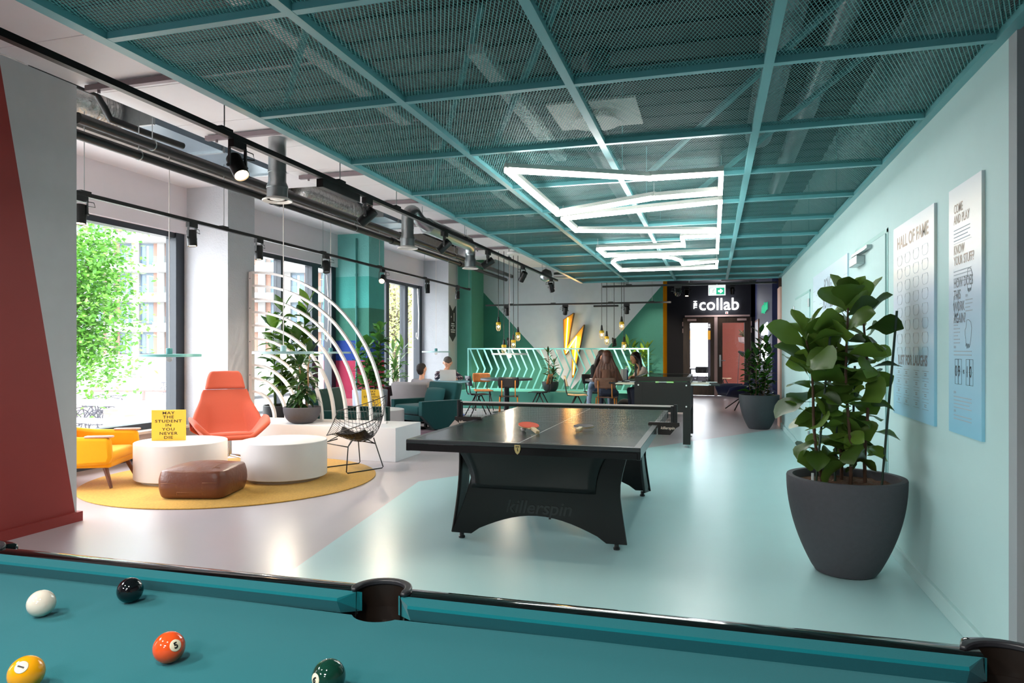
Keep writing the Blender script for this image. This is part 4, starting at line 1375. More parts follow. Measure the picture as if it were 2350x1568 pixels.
gc = club_chair((-5.2, 12.14, 0.0), R(80), 'grey armchair with its back turned, a man sitting in it', weave('grey_wool', '#8d8686', 0.95, 350, 0.2, 0.2), 'grey armchairs', False, 0.76, 0.13)
# table with laptop
lt = thing('side_table', 'round pale teal table carrying an open laptop', 'table', (-5.02, 12.93, 0.0102))
MB().lathe([(0.42, 0.70), (0.43, 0.705), (0.43, 0.725), (0.42, 0.728)], 48).build('tabletop', M('pale_teal_top', '#6f9fb0', 0.4), lt, smooth=True)
MB().lathe([(0.2, 0.0), (0.2, 0.012), (0.035, 0.02), (0.035, 0.70)], 24).build('pedestal', m_black, lt, smooth=True)
lp = thing('laptop', 'open silver laptop in front of the man in a checked shirt', 'laptop', (-5.0, 12.9, 0.7385), R(14))
m_alu = M('silver_aluminium', '#d8cfca', 0.4, metal=0.3)
MB().bbox(-0.16, 0.16, 0.0, 0.22, 0.0, 0.014, 0.003).build('keyboard_base', m_alu, lp)
MB().bbox(-0.16, 0.16, -0.004, 0.004, 0.0, 0.215, 0.003, Matrix.Translation((0, -0.002, 0.012)) @ Matrix.Rotation(R(14), 4, 'X')).build('screen_lid', m_alu, lp)
# ---------------------------------------------------------------- lamps, tracks, ducts
WARM = (1.0, 0.86, 0.70)
m_lens = M('warm_lens', '#ffd9a8', 0.4, emit=14, ecol='#ffd2a0')
m_lens0 = M('unlit_lens', '#3a3632', 0.3)
m_trk = M('black_track', '#121413', 0.4)
def track(name, label, a, b, hang, ztop):
    t = thing(name, label, 'light track', (0, 0, 0))
    a, b = Vector(a), Vector(b)
    MB().bar(a, b, 0.04, 0.036).build('rail', m_trk, t)
    d = (b - a).normalized()
    for h in hang:
        p = a + d * h
        q = MB(); q.rod(p + Vector((0, 0, 0.02)), (p.x, p.y, ztop), 0.004, 6); q.build('hanger_rod', m_galv, t)
        q = MB(); q.cbox(p + Vector((0, 0, 0.024)), (0.05 if abs(d.x) < .5 else 0.11, 0.11 if abs(d.x) < .5 else 0.05, 0.016)); q.build('hanger_clip', m_trk, t)
    return t
tr1 = track('light_track', 'black light track running beside the mesh ceiling edge', (-3.03, 1.2, 2.75), (-3.03, 13.9, 2.75), [0.9, 2.64, 4.1, 5.2, 7.2, 9.2, 11.4], 3.43)
q = MB(); q.bbox(-3.06, -3.0, 4.98, 5.6, 2.655, 2.725, 0.004); q.build('driver_box', m_trk, tr1)
tr2 = track('light_track', 'black light track hung along the windows', (-5.45, 3.4, 2.75), (-5.45, 15.45, 2.75), [1.62, 3.5, 5.65, 7.45, 9.4, 11.25, 12.0], 3.5)
tr3 = track('light_track', 'thin black light track across the white V wall', (-5.07, 15.5, 2.38), (-0.87, 15.5, 2.38), [0.6, 1.6, 2.9, 3.8], 3.9)
q = MB(); q.bbox(-2.55, -2.0, 15.47, 15.53, 2.30, 2.34, 0.004); q.build('driver_box', m_trk, tr3)
tr4 = track('light_track', 'black light track at the far end of the mesh ceiling', (-2.02, 13.3, 2.55), (1.1, 13.3, 2.55), [0.5, 1.6, 2.7], 3.4)
def spot(loc, aim, label, lit=True, energy=40, along='y', s=1.0, cone=58, real=True):
    """adapter under the rail, U bracket, cylinder head turned to aim"""
    t = thing('track_spotlight', label, 'spotlight', loc, 0, 'black track spotlights')
    rz = 0 if along == 'y' else PI / 2
    aim = Vector(aim).normalized()
    MB().cbox((0, 0, -0.025), (0.045, 0.13, 0.05), rz).build('adapter', m_trk, t)
    hz = -0.165 * s
    b = MB()
    c_, s_ = math.cos(rz), math.sin(rz)
    az = math.atan2(aim.y, aim.x) if aim.xy.length > 0.05 else 0
    sx, sy = -math.sin(az) * 0.056, math.cos(az) * 0.056
    b.tube([(sx, sy, hz), (sx, sy, -0.045), (-sx, -sy, -0.045), (-sx, -sy, hz)], 1, flat=(0.012, 0.022))
    b.ball((sx * 1.15, sy * 1.15, hz), 0.012, 8, 6); b.ball((-sx * 1.15, -sy * 1.15, hz), 0.012, 8, 6)
    b.build('bracket', M('grey_bracket', '#3a3d3d', 0.4), t)
    q = aim.to_track_quat('Z', 'Y').to_matrix().to_4x4()
    mt = Matrix.Translation((0, 0, hz)) @ q
    h = MB(); h.lathe([(0.02, -0.09), (0.047, -0.085), (0.05, -0.08), (0.05, 0.088), (0.046, 0.09), (0.044, 0.08), (0.001, 0.078)], 24, mtx=mt)
    head = h.build('lamp_head', m_trk, t, smooth=True)
    l_ = MB(); l_.lathe([(0.0435, 0.079), (0.0435, 0.0805)], 20, mtx=mt)
    l_.build('lens', m_lens if lit else m_lens0, head)
    w_ = MB(); w_.tube([(sx, sy, -0.05), (sx * 2, sy * 2, -0.06), (sx * 2.2, sy * 2.2, -0.1), tuple(Vector((0, 0, hz)) - aim * 0.085)], 0.004, 5); w_.build('cable', m_trk, t, smooth='full')
    if lit and real:
        p = Vector(loc) + Vector((0, 0, hz)) + aim * 0.1
        light('spot', 'SPOT', p, p + aim, energy, WARM, 0.045, spot=cone, blend=0.7)
ords = ['first', 'second', 'third', 'fourth', 'fifth', 'sixth', 'seventh']
for i, (y, aim, lit) in enumerate(((3.97, (0.55, -0.25, -0.75), True), (5.79, (-0.75, -0.1, -0.65), True), (7.70, (-0.7, -0.2, -0.7), True), (9.36, (-0.8, -0.1, -0.5), True), (11.24, (-0.5, 0.3, -0.75), True), (13.36, (0.15, 0.5, -0.9), True))):
    spot((-3.03, y, 2.73), aim, 'black spotlight on the track beside the mesh ceiling, %s from the red partition' % ords[i], lit, 55)
for i, (y, aim, lit) in enumerate(((4.98, (0.05, -0.1, -1), True), (6.38, (0.08, 0, -1), True), (7.55, (0.02, 0, -1), True), (9.13, (0.25, -0.25, -0.9), False), (10.96, (0.25, -0.85, -0.55), True), (12.93, (0, 0, -1), False), (14.64, (0, 0, -1), True))):
    spot((-5.45, y, 2.73), aim, 'black spotlight on the window track, %s from the red partition' % ords[i], lit, 40)
for i, (x, aim) in enumerate(((-4.56, (0, 0.35, -1)), (-3.19, (-0.2, 0.45, -0.9)), (-1.82, (0, 0.35, -1)))):
    spot((x, 15.5, 2.36), aim, 'small spotlight on the track across the white V wall, %s from the windows' % ords[i], True, 30 if i == 1 else 170, 'x', 0.8, cone=95)
spot((-0.7, 20.2, 3.1), (0, -0.25, -1), 'spotlight glaring above the double doors, left of the glowing sign', True, 30, 'x')
spot((0.5, 19.5, 3.08), (0, 0.5, -0.8), 'unlit spotlight hanging beside the exit sign', False, 0, 'x')
spot((-0.62, 13.3, 2.535), (-0.53, 4.4, -0.9), 'small spotlight added at the far end of the mesh ceiling to brighten the orange wall edge', True, 220, 'x', 0.8, cone=26)  # extra head added to brighten the orange reveal
# lamps over the pool table hang from the same mesh ceiling, above the picture
for x in (-1.9, -0.6):
    light('spot', 'SPOT', (x, 0.1, 2.5), (x + 0.5, 1.1, 0.76), 55, (1, 0.93, 0.84), 0.05, spot=95, blend=0.6)

# LED outline lamps under the mesh
m_led = M('led_white', '#fffaf0', 0.4, emit=13.5, ecol='#fdfcfa')
m_hous = M('pale_grey_housing', '#b9b7b0', 0.5)
shapes = [([(-1.27, 4.32), (-0.405, 4.785), (0.052, 4.78), (0.052, 5.37), (-0.43, 5.41), (-1.265, 5.84)], 'LED outline lamp shaped like a wide arrow head, nearest of the ceiling row'),
          ([(-1.265, 6.05), (0.055, 5.69), (0.055, 7.14), (-1.27, 6.69)], 'LED outline lamp shaped like a wedge, second of the ceiling row'),
          ([(-1.265, 7.98), (-0.307, 8.0), (-0.307, 7.39), (0.05, 7.39), (0.05, 8.65), (-1.265, 8.6)], 'LED outline lamp with a single step, third of the ceiling row'),
          ([(-1.275, 9.26), (-1.2, 9.0), (-1.05, 8.86), (-0.85, 8.8), (-0.65, 8.84), (-0.48, 9.02), (-0.4, 9.3), (-0.386, 9.74), (0.05, 9.52), (0.05, 10.25), (-1.285, 10.26)], 'LED outline lamp with a rounded side, farthest of the ceiling row')]
for pts, lab in shapes:
    t = thing('outline_lamp', lab, 'ceiling lamp', (0, 0, 2.5), 0, 'LED outline lamps under the mesh ceiling')
    n = len(pts)
    P3 = [Vector((x, y, 0)) for x, y in pts]
    d_, h_ = MB(), MB()
    for i in range(n):
        a, b = P3[i], P3[(i + 1) % n]
        e_ = (b - a).normalized() * 0.015
        d_.bar(a - e_, b + e_, 0.03, 0.026)
        h_.bar(a - e_ + Vector((0, 0, 0.033)), b + e_ + Vector((0, 0, 0.027)), 0.032, 0.028)
    d_.build('diffuser', m_led, t); h_.build('housing', m_hous, t)
    for i in range(0, n, 2):
        MB().rod(P3[i] + Vector((0, 0, 0.05)), P3[i] + Vector((0, 0, 0.12)), 0.004, 6).build('hanger', m_galv, t)

# disc pendants
m_disc = M('pale_teal_disc', '#a9c9c8', 0.45)
def disc_lamp(x, y, z, label, lit=True, d=0.65, ceil=3.43, colr=None):
    t = thing('disc_pendant', label, 'pendant lamp', (x, y, z), 0, 'flat disc pendant lamps')
    MB().lathe([(d / 2 - 0.01, -0.012), (d / 2, -0.01), (d / 2, 0.016), (d / 2 - 0.006, 0.018)], 56).build('disc_shade', colr or m_disc, t, smooth=True)
    MB().lathe([(0.03, 0.018), (0.033, 0.022), (0.033, 0.075), (0.028, 0.082), (0.006, 0.084)], 20).build('socket', M('teal_socket', '#3c7c7c', 0.5) if not lit else m_disc, t, smooth=True)
    MB().rod((0, 0, 0.08), (0, 0, ceil - z), 0.005, 6).build('cord', M('white_cord', '#dcd3ce', 0.6), t)
    MB().ball((0, 0, -0.035), 0.034, 16, 10).build('bulb', M('lit_bulb', '#fff0c8', 0.3, emit=30, ecol='#ffdf9c') if lit else glass('clear_bulb', (0.95, 0.9, 0.85)), t, smooth='full')
    if lit:
        light('bulb', 'POINT', (x, y, z - 0.09), None, 18, WARM, 0.035)
disc_lamp(-5.73, 6.36, 1.285, 'flat teal disc pendant beside the window above the yellow sign', False, ceil=3.95, colr=M('teal_disc', '#5d9b98', 0.45))
disc_lamp(-4.53, 6.71, 1.315, 'flat pale disc pendant with a glowing bulb before the arched screen')
disc_lamp(-6.0, 10.2, 1.30, 'flat pale disc pendant behind the arched screen by the window', False, ceil=3.49)
disc_lamp(-6.15, 15.1, 1.30, 'flat teal disc pendant before the far window above the grey armchair', False, ceil=3.49)
disc_lamp(-3.57, 12.3, 1.27, 'flat disc pendant with a starry bulb before the teal fence', colr=M('white_disc', '#dce0dc', 0.45))

# cage lamps
def cage_lamp(x, y, z, label, ceil=3.4):
    t = thing('cage_lamp', label, 'pendant lamp', (x, y, z), 0, 'yellow collared cage lamps')
    MB().lathe([(0.046, 0.045), (0.05, 0.05), (0.05, 0.085), (0.04, 0.095)], 16).build('collar', M('yellow_collar', '#e6c21c', 0.5), t, smooth=True)
    MB().lathe([(0.03, 0.092), (0.022, 0.15), (0.016, 0.2), (0.006, 0.21)], 14).build('handle', m_black, t, smooth=True)
    MB().lathe([(0.01, -0.075), (0.036, -0.06), (0.04, -0.03), (0.04, 0.05)], 16).build('glass_jar', glass('jar_glass', (0.96, 0.95, 0.9)), t, smooth=True)
    c = MB()
    for k in range(6):
        a = k * PI / 3
        c.tube([(0.046 * math.cos(a), 0.046 * math.sin(a), 0.05), (0.047 * math.cos(a), 0.047 * math.sin(a), -0.05), (0.02 * math.cos(a), 0.02 * math.sin(a), -0.09)], 0.003, 5)
    for zz in (-0.05, 0.0):
        c.tube([(0.047 * math.cos(k * PI / 8), 0.047 * math.sin(k * PI / 8), zz) for k in range(16)], 0.003, 5, closed=True)
    c.build('cage', M('cream_cage', '#d8cfae', 0.5), t)
    MB().ball((0, 0, 0), 0.022, 12, 8).build('bulb', M('cage_bulb', '#ffe9c0', 0.3, emit=18, ecol='#ffdca0'), t, smooth='full')
    MB().rod((0, 0, 0.2), (0, 0, ceil - z), 0.006, 6).build('cord', m_black, t)
for (x, y, z, lab) in ((-4.29, 13.96, 1.83, 'cage lamp above the round table, highest of its cluster'), (-4.18, 13.99, 1.36, 'cage lamp above the round table, lowest of its cluster'), (-3.99, 14.04, 1.46, 'cage lamp above the round table, just above the fence rail'), (-3.90, 14.07, 1.62, 'cage lamp above the round table, on the lightning side'), 
                       (-2.24, 14.65, 1.66, 'cage lamp over the seated women, closest to the lightning sign'), (-2.16, 14.82, 1.54, 'cage lamp over the seated women, second from the lightning sign'), (-1.83, 14.70, 1.84, 'cage lamp over the seated women, highest of its cluster'), (-1.80, 14.86, 1.42, 'cage lamp over the seated women, lowest of its cluster')):
    cage_lamp(x, y, z, lab)
def cord_knot(x, y, z, label):
    q = MB()
    r2 = random.Random(int(x * 100))
    pts = []
    for k in range(40):
        a = k * 0.9
        pts.append((0.035 * math.cos(a) * (1 + .3 * math.sin(k)), 0.035 * math.sin(a), -0.07 + 0.15 * k / 40 + 0.03 * math.sin(k * 1.7)))
    q.tube(pts, 0.011, 6); q.rod((0, 0, 0.06), (0, 0, 3.4 - z), 0.006, 6)
    tag(q.build('cord_bundle', m_black, None, smooth='full', loc=(x, y, z)), label, 'cord', 'bundled lamp cords')
cord_knot(-4.12, 14.16, 1.5, 'knotted black cord hanging among the lamps over the round table')
cord_knot(-1.99, 14.72, 1.5, 'knotted black cord hanging among the lamps over the women')

# black pipes under the beam
m_pipe = M('black_pipe', '#17191a', 0.38)
for (x, z, r, y1, lab) in ((-4.87, 3.2, 0.045, 17.0, 'upper black pipe along the concrete beam'), (-5.02, 3.12, 0.042, 17.0, 'lower black pipe along the concrete beam')):
    t = thing('pipe', lab, 'pipe', (x, 0, z), 0, 'black pipes along the beam')
    MB().rod((0, 4.42, 0), (0, y1, 0), r, 16).build('pipe_run', m_pipe, t, smooth=True)
    for y in (7.2, 10.4, 13.6):
        MB().rod((0, y, 0), (0, y + 0.16, 0), r * 1.28, 16).build('coupling', m_pipe, t, smooth=True)
    for y in (5.2, 9.2, 12.9):
        q = MB(); q.tube([(r * 1.05 * math.cos(k * PI / 8), y, r * 1.05 * math.sin(k * PI / 8)) for k in range(16)], 0.006, 5, closed=True); q.rod((0, y, r), (0, y, 3.9 - z), 0.004, 5)
        q.build('pipe_clamp', m_galv, t)

# ventilation
def vent(x, y, z, top, label, bend=None):
    t = thing('air_vent', label, 'vent', (x, y, z), 0, 'round air vents')
    MB().lathe([(0.1, 0.02), (0.14, 0.0), (0.145, 0.006), (0.142, 0.014), (0.105, 0.035), (0.1, 0.03)], 32).build('diffuser_ring', M('white_vent', '#e6e3dc', 0.4), t, smooth=True)
    q = MB(); q.lathe([(0.02, 0.01), (0.05, 0.02)], 20); q.lathe([(0.06, 0.016), (0.095, 0.028)], 24); q.build('diffuser_cone', M('white_vent', '#e6e3dc', 0.4), t)
    d = MB()
    d.lathe([(0.1, 0.02), (0.1, 0.13), (0.104, 0.13), (0.104, 0.145), (0.085, 0.19), (0.085, 0.28), (0.089, 0.28), (0.089, 0.295), (0.085, 0.295), (0.085, top)], 28)
    d.build('duct', m_galv, t, smooth=True)
    if bend:
        MB().rod((0.05, bend[0][0][-1][1] * 0.8, 0.45), (0.05, bend[0][0][-1][1] * 0.8, 3.43 - z), 0.005, 6).build('hanger', m_galv, t)
        for seg in bend:
            MB().tube(seg[0], seg[1], 20).build('spiral_duct', m_spiral, t, smooth=True)
    return t
m_spiral = M('spiral_galvanised', '#b3b9ba', 0.28, metal=0.9, var=0.1, scale=10)
vent(-4.12, 6.0, 2.81, 0.62, 'round vent on a short steel duct, nearest the yellow armchair')
def elbow(p0, p1, p2, n=8):
    p0, p1, p2 = Vector(p0), Vector(p1), Vector(p2)
    return [p0 * (1 - t) ** 2 + p1 * 2 * t * (1 - t) + p2 * t * t for t in [i / n for i in range(n + 1)]]
vent(-4.1, 9.02, 2.76, 0.42, 'round vent joined to a long spiral duct, middle of three', [(elbow((0, 0, 0.40), (0, 0, 0.56), (0.02, 0.18, 0.55)) + [(0.05, 0.3, 0.45), (0.09, 0.5, 0.4)], 0.087), ([(0.09, 0.48, 0.4), (0.1, 2.2, 0.4)], 0.115)])
vent(-4.15, 11.8, 2.79, 0.25, 'round vent on a bent steel duct, farthest of three', [(elbow((0, 0, 0.24), (0, 0, 0.36), (0.06, -0.2, 0.38)) + [(0.09, -0.45, 0.38)], 0.087)])
m_foil = M('crinkled_foil', '#d6d6d2', 0.25, metal=0.75, var=0.2, scale=30, bump=1.0, bscale=28)
def foil(label, pts, r):
    q = MB()
    n = 60
    P_ = [Vector(p) for p in pts]
    path = []
    for i in range(n + 1):
        f = i / n * (len(P_) - 1); k = min(int(f), len(P_) - 2); path.append(P_[k].lerp(P_[k + 1], f - k))
    q.tube(path, [r * (1 + 0.06 * math.sin(i * 2.1) + 0.03 * math.sin(i * 5.3)) for i in range(n + 1)], 24)
    o = tag(q.build('foil_duct', m_foil, None, smooth='full'), label, 'duct', 'foil wrapped ducts')
    zc = 3.94 if pts[0][1] < 17 else 3.32
    for p in (path[15], path[45]):
        MB().rod(p, (p.x, p.y, zc), 0.005, 6).build('hanger', m_galv, o)
foil('silver foil duct in the ceiling gap beside the red partition', [(-5.6, 3.4, 3.64), (-5.6, 4.4, 3.64), (-5.6, 5.2, 3.64), (-5.62, 5.45, 3.64)], 0.17)
foil('silver foil duct in the ceiling gap over the arched screen', [(-5.64, 8.75, 3.62), (-5.64, 9.6, 3.6), (-5.62, 10.3, 3.6)], 0.15)
def box_duct(label, y0, y1, x0=-5.6, x1=-5.15, z0=3.52, z1=3.75):
    t = thing('sheet_metal_duct', label, 'duct', (0, 0, 0), 0, 'sheet metal ducts')
    MB().box(x0, x1, y0, y1, z0, z1).build('duct_box', M('blue_grey_sheet', '#8fa0ac', 0.35, metal=0.7), t)
    for y in (y0, (y0 + y1) / 2, y1):
        MB().box(x0 - 0.02, x1 + 0.02, y - 0.015, y + 0.015, z0 - 0.02, z1 + 0.02).build('flange', m_galv, t)
box_duct('bluish sheet metal duct between the foil ducts and the first pillar', 5.5, 7.5)
box_duct('sheet metal duct in the ceiling gap before the banded pillar', 10.35, 11.5)
q = MB(); q.tube([(-5.2, 4.3, 3.6), (-5.2, 4.9, 3.6), (-5.2, 5.0, 3.5), (-5.2, 5.06, 3.42), (-5.18, 5.4, 3.41), (-5.15, 5.9, 3.41)], 0.032, 12)
q.rod((-5.2, 4.6, 3.6), (-5.2, 4.6, 3.95), 0.005, 6)
tag(q.build('drain_pipe', m_pipe, None, smooth='full'), 'short black drain pipe bending under the foil duct', 'pipe')
tag(MB().lathe([(0.1, 0.0), (0.11, 0.01), (0.11, 0.03), (0.09, 0.04)], 28).build('smoke_detector', M('white_plastic', '#e9e6e2', 0.4), None, smooth=True, loc=(-2.62, 7.6, 2.72)), 'white round smoke detector beside the mesh ceiling edge', 'detector')
bpy.data.objects['smoke_detector'].location = (-2.62, 9.3, 2.66)
MB().rod((0, 0, 0.03), (0, 0, 0.76), 0.006, 6).build('stem', m_galv, bpy.data.objects['smoke_detector'])

# services over the mesh
def void_tube(label, x, y0, y1, z, name='linear_light', wdt=0.14):
    t = thing(name, label, 'ceiling light', (x, (y0 + y1) / 2, z), 0, 'white channels above the mesh')
    h = (y1 - y0) / 2
    MB().bbox(-wdt / 2, wdt / 2, -h, h, 0, 0.06, 0.006).build('channel', M('white_channel', '#e8e8e4', 0.4), t)
    for y in (-h * 0.6, h * 0.6):
        MB().rod((0, y, 0.06), (0, y, 3.42 - z), 0.004, 5).build('hanger', m_galv, t)
void_tube('white channel above the mesh over the table tennis table', -1.26, 3.66, 5.94, 2.98, wdt=0.1)
void_tube('white channel above the mesh by its outer edge, nearest', -2.1, 2.0, 4.6, 2.95, wdt=0.1)
void_tube('white channel above the mesh by its outer edge, farther', -2.12, 5.2, 8.2, 2.95, wdt=0.1)
vt = thing('square_vent', 'square white plate with a round vent above the mesh', 'vent', (-0.79, 4.91, 3.0))
MB().bbox(-0.3, 0.3, -0.28, 0.28, 0.0, 0.02, 0.004).build('plate', M('white_vent', '#e6e3dc', 0.4), vt)
MB().lathe([(0.12, -0.05), (0.17, -0.06), (0.175, -0.05), (0.13, 0.0)], 32).build('ring', M('white_vent', '#e6e3dc', 0.4), vt, smooth=True)
MB().rod((0, 0, 0.02), (0, 0, 0.42), 0.1, 20).build('duct', m_galv, vt, smooth=True)
for (x, y0, y1, z, r, lab) in ((0.38, 2.6, 6.4, 3.2, 0.11, 'spiral duct above the mesh near the mint wall'), (0.72, 3.4, 9.0, 3.28, 0.08, 'slim spiral duct above the mesh beside the mint wall'), (-1.0, 6.2, 12.5, 3.22, 0.12, 'spiral duct above the mesh behind the outline lamps')):
    tag(MB().rod((0, y0 - y1, 0), (0, 0, 0), r, 24).build('spiral_duct', m_spiral, None, smooth=True, loc=(x, y1, z)), lab, 'duct', 'spiral ducts above the mesh')
# ---------------------------------------------------------------- far end: plinth, fence, sign, tables
m_fence = M('aqua_fence', '#83cdc8', 0.45)
pb = MB(); pb.bbox(-5.68, -1.35, 15.3, 16.5, 0, 0.405, 0.005)
tag(pb.build('plinth_bench', M('green_plinth', '#3d8a7b', 0.55, var=0.03)), 'long low green plinth below the teal fence', 'bench')
fn = thing('chevron_fence', 'pale teal fence of chevron bars on the green plinth', 'fence', (-5.66, 15.9, 0.4055))
W_ = 4.29
MB().box(0, W_, -0.015, 0.015, 0.95, 0.985).build('top_rail', m_fence, fn)
MB().box(0, W_, -0.015, 0.015, 0.0, 0.03).build('bottom_rail', m_fence, fn)
for x in (0.0, W_ - 0.03):
    MB().box(x, x + 0.03, -0.015, 0.015, 0.03, 0.95).build('post', m_fence, fn)
for i in range(24):
    x = 0.05 + i * 0.172
    MB().prism([(x, 0.955), (x + 0.036, 0.955), (x + 0.236, 0.49), (x + 0.036, 0.025), (x, 0.025), (x + 0.2, 0.49)], -0.012, 0.012, 'y').build('chevron_bar', m_fence, fn)

ls = thing('lightning_sign', 'yellow lightning bolt sign with glowing tubes on the white wall', 'sign', (-3.3, 17.19, 0))
bolt = [(-3.559, 2.092), (-3.299, 2.259), (-3.455, 1.44), (-3.041, 1.967), (-3.299, 0.662), (-3.334, 0.661), (-3.345, 1.436), (-3.508, 1.215), (-3.531, 1.225)]
B_ = [(x + 3.3, z) for x, z in bolt]
Bc = [(-0.259, 2.092), (0.001, 2.259), (-0.158, 1.43), (0.259, 1.967), (0.001, 0.662), (-0.034, 0.661), (-0.046, 1.44), (-0.205, 1.225), (-0.231, 1.225)]
fb = MB(); fb.prism(Bc, -0.14, -0.02, 'y'); fb.build('bolt_case', M('yellow_bolt_face', '#e0a012', 0.4), ls)
eb = MB()
for i in range(len(Bc)):
    a, b = Bc[i], Bc[(i + 1) % len(Bc)]
    eb.tube([(a[0], -0.085, a[1]), (b[0], -0.085, b[1])], 1, flat=(0.135, 0.012))
eb.build('bolt_rim', M('dark_bolt_rim', '#6a4a14', 0.5), ls)
tb = MB()
m_tube = M('amber_neon', '#ffd27a', 0.4, emit=9, ecol='#ffb648')
for pth in ([(-0.14, 2.143), (-0.194, 1.33)], [(-0.185, 1.27), (0.081, 1.683)], [(0.075, 1.66), (-0.01, 0.73)]):
    MB().tube([(x, -0.165, z) for x, z in pth], 0.014, 8).build('neon_tube', m_tube, ls, smooth=True)
light('neon', 'POINT', (-3.3, 16.9, 1.5), None, 8, (1, 0.7, 0.3), 0.1)

bs = thing('banner_sign', 'black swallow tailed sign with a white number one on the white pillar', 'sign', (-6.059, 15.925, 2.0))
MB().prism([(-0.2, 0.42), (0, 0.28), (0.2, 0.42), (0.2, -0.31), (0, -0.45), (-0.2, -0.31)], 0.0, 0.012, 'x').build('panel', M('black_sign', '#26262a', 0.6), bs)
m_wp = M('white_print', '#d8d8da', 0.6)
text('lettering', '\u00b7 1', 0.28, m_wp, bs, (0.0126, 0.0, 0.13), (R(90), 0, R(90)), 0.0005, bold=0.008)
for k, (ww, zz) in enumerate(((0.1, -0.02), (0.13, -0.07), (0.05, -0.12), (0.15, -0.17), (0.13, -0.22))):
    MB().box(0.012, 0.0125, -ww, ww, zz - 0.014, zz + 0.014).build('small_print', m_wp, bs)

m_tabt = M('dark_table_top', '#4d5058', 0.35)
def round_table(loc, r, label):
    t = thing('round_table', label, 'table', loc, 0, 'round pedestal tables')
    MB().lathe([(r - 0.006, 0.70), (r, 0.705), (r, 0.735), (r - 0.006, 0.74)], 56).build('tabletop', m_tabt, t, smooth=True)
    MB().lathe([(0.06, 0.02), (0.06, 0.70)], 24).build('pedestal', M('dark_steel', '#23262b', 0.3, metal=0.6), t, smooth=True)
    MB().lathe([(0.3, 0.0), (0.3, 0.012), (0.07, 0.022)], 40).build('base', m_black, t, smooth=True)
    return t
round_table((-4.27, 14.48, 0), 0.56, 'round dark table under the first cage lamp cluster')
round_table((-2.0, 14.52, 0), 0.56, 'round dark table where the women sit')

m_seatb = M('black_ply', '#1e1f22', 0.4)
m_ow = wood('honey_wood', '#9c5f2e', '#c07a3e', 0.45, axis=(8, 8, 2))
m_dw = wood('brown_ply', '#5d4132', '#80604c', 0.45, axis=(9, 1.5, 1.5))
m_orf = M('orange_brown_frame', '#b5701f', 0.45)
m_pale = M('pale_ply', '#d3c8c2', 0.5)
def school_chair(loc, rz, label, seat, back, frame, style='A'):
    t = thing('dining_chair', label, 'chair', loc, rz, 'dining chairs by the round tables')
    def sf(u, v):
        c = (u - .5) * 2
        x = 0.2 - 0.4 * v
        return (x, c * (0.2 - 0.02 * v), 0.45 - 0.018 * math.sin(PI * v) - (0.02 * (1 - v * 4) ** 2 if v < 0.25 else 0) + 0.006 * c * c)
    MB().grid(sf, 8, 10).build('seat', seat, t, smooth='full', sol=0.014)
    def bf(u, v):
        c = (u - .5) * 2
        return (-0.23 - 0.05 * v + 0.035 * c * c, c * (0.205 - 0.015 * v ** 4 - 0.02 * (1 - v) ** 4), 0.62 + 0.2 * v)
    MB().grid(bf, 10, 6).build('backrest', back, t, smooth='full', sol=0.014)
    for s in (-1, 1):
        MB().tube([(-0.06, s * 0.13, 0.435), (-0.2, s * 0.13, 0.44), (-0.225, s * 0.13, 0.5), (-0.268, s * 0.13, 0.76)], 0.011, 8).build('back_post', frame, t, smooth='full')
        if style == 'A':
            MB().tube([(0.0, s * 0.15, 0.435), (0.21, s * 0.2, 0.005)], [0.014, 0.011], 8).build('leg', frame, t, smooth='full')
            MB().tube([(-0.02, s * 0.15, 0.435), (-0.24, s * 0.2, 0.005)], [0.014, 0.011], 8).build('leg', frame, t, smooth='full')
        else:
            MB().tube([(0.17, s * 0.17, 0.43), (0.19, s * 0.185, 0.005)], 0.013, 8).build('leg', frame, t, smooth='full')
            MB().tube([(-0.19, s * 0.17, 0.44), (-0.22, s * 0.185, 0.005)], 0.013, 8).build('leg', frame, t, smooth='full')
    return t
school_chair((-4.60, 13.62, 0), R(35), 'black chair with splayed legs on the window side of the round table', m_seatb, M('blue_black_ply', '#3a4150', 0.4), m_black)
school_chair((-4.95, 14.93, 0), R(-62), 'honey wood chair between the round table and the fence', m_ow, m_ow, m_black)
school_chair((-3.84, 13.18, 0), R(105), 'black backed chair with orange wooden legs in front of the round table', m_seatb, m_seatb, m_orf, 'S')
school_chair((-3.60, 14.72, 0), R(180), 'wood backed chair on the lightning side of the round table', m_seatb, m_ow, m_black)
school_chair((-2.62, 13.95, 0), R(12), 'pale backed chair turned side on beside the planter bowl', m_pale, m_pale, m_black)
school_chair((-1.96, 13.42, 0), R(92), 'brown ply chair with orange legs under the long haired woman', m_dw, m_dw, m_orf, 'S')
school_chair((-2.42, 14.93, 0), R(-50), 'chair hidden behind the long haired woman', m_seatb, m_seatb, m_black)
school_chair((-1.22, 14.95, 0), R(200), 'chair under the dark haired woman behind the football table', m_seatb, m_seatb, m_black)

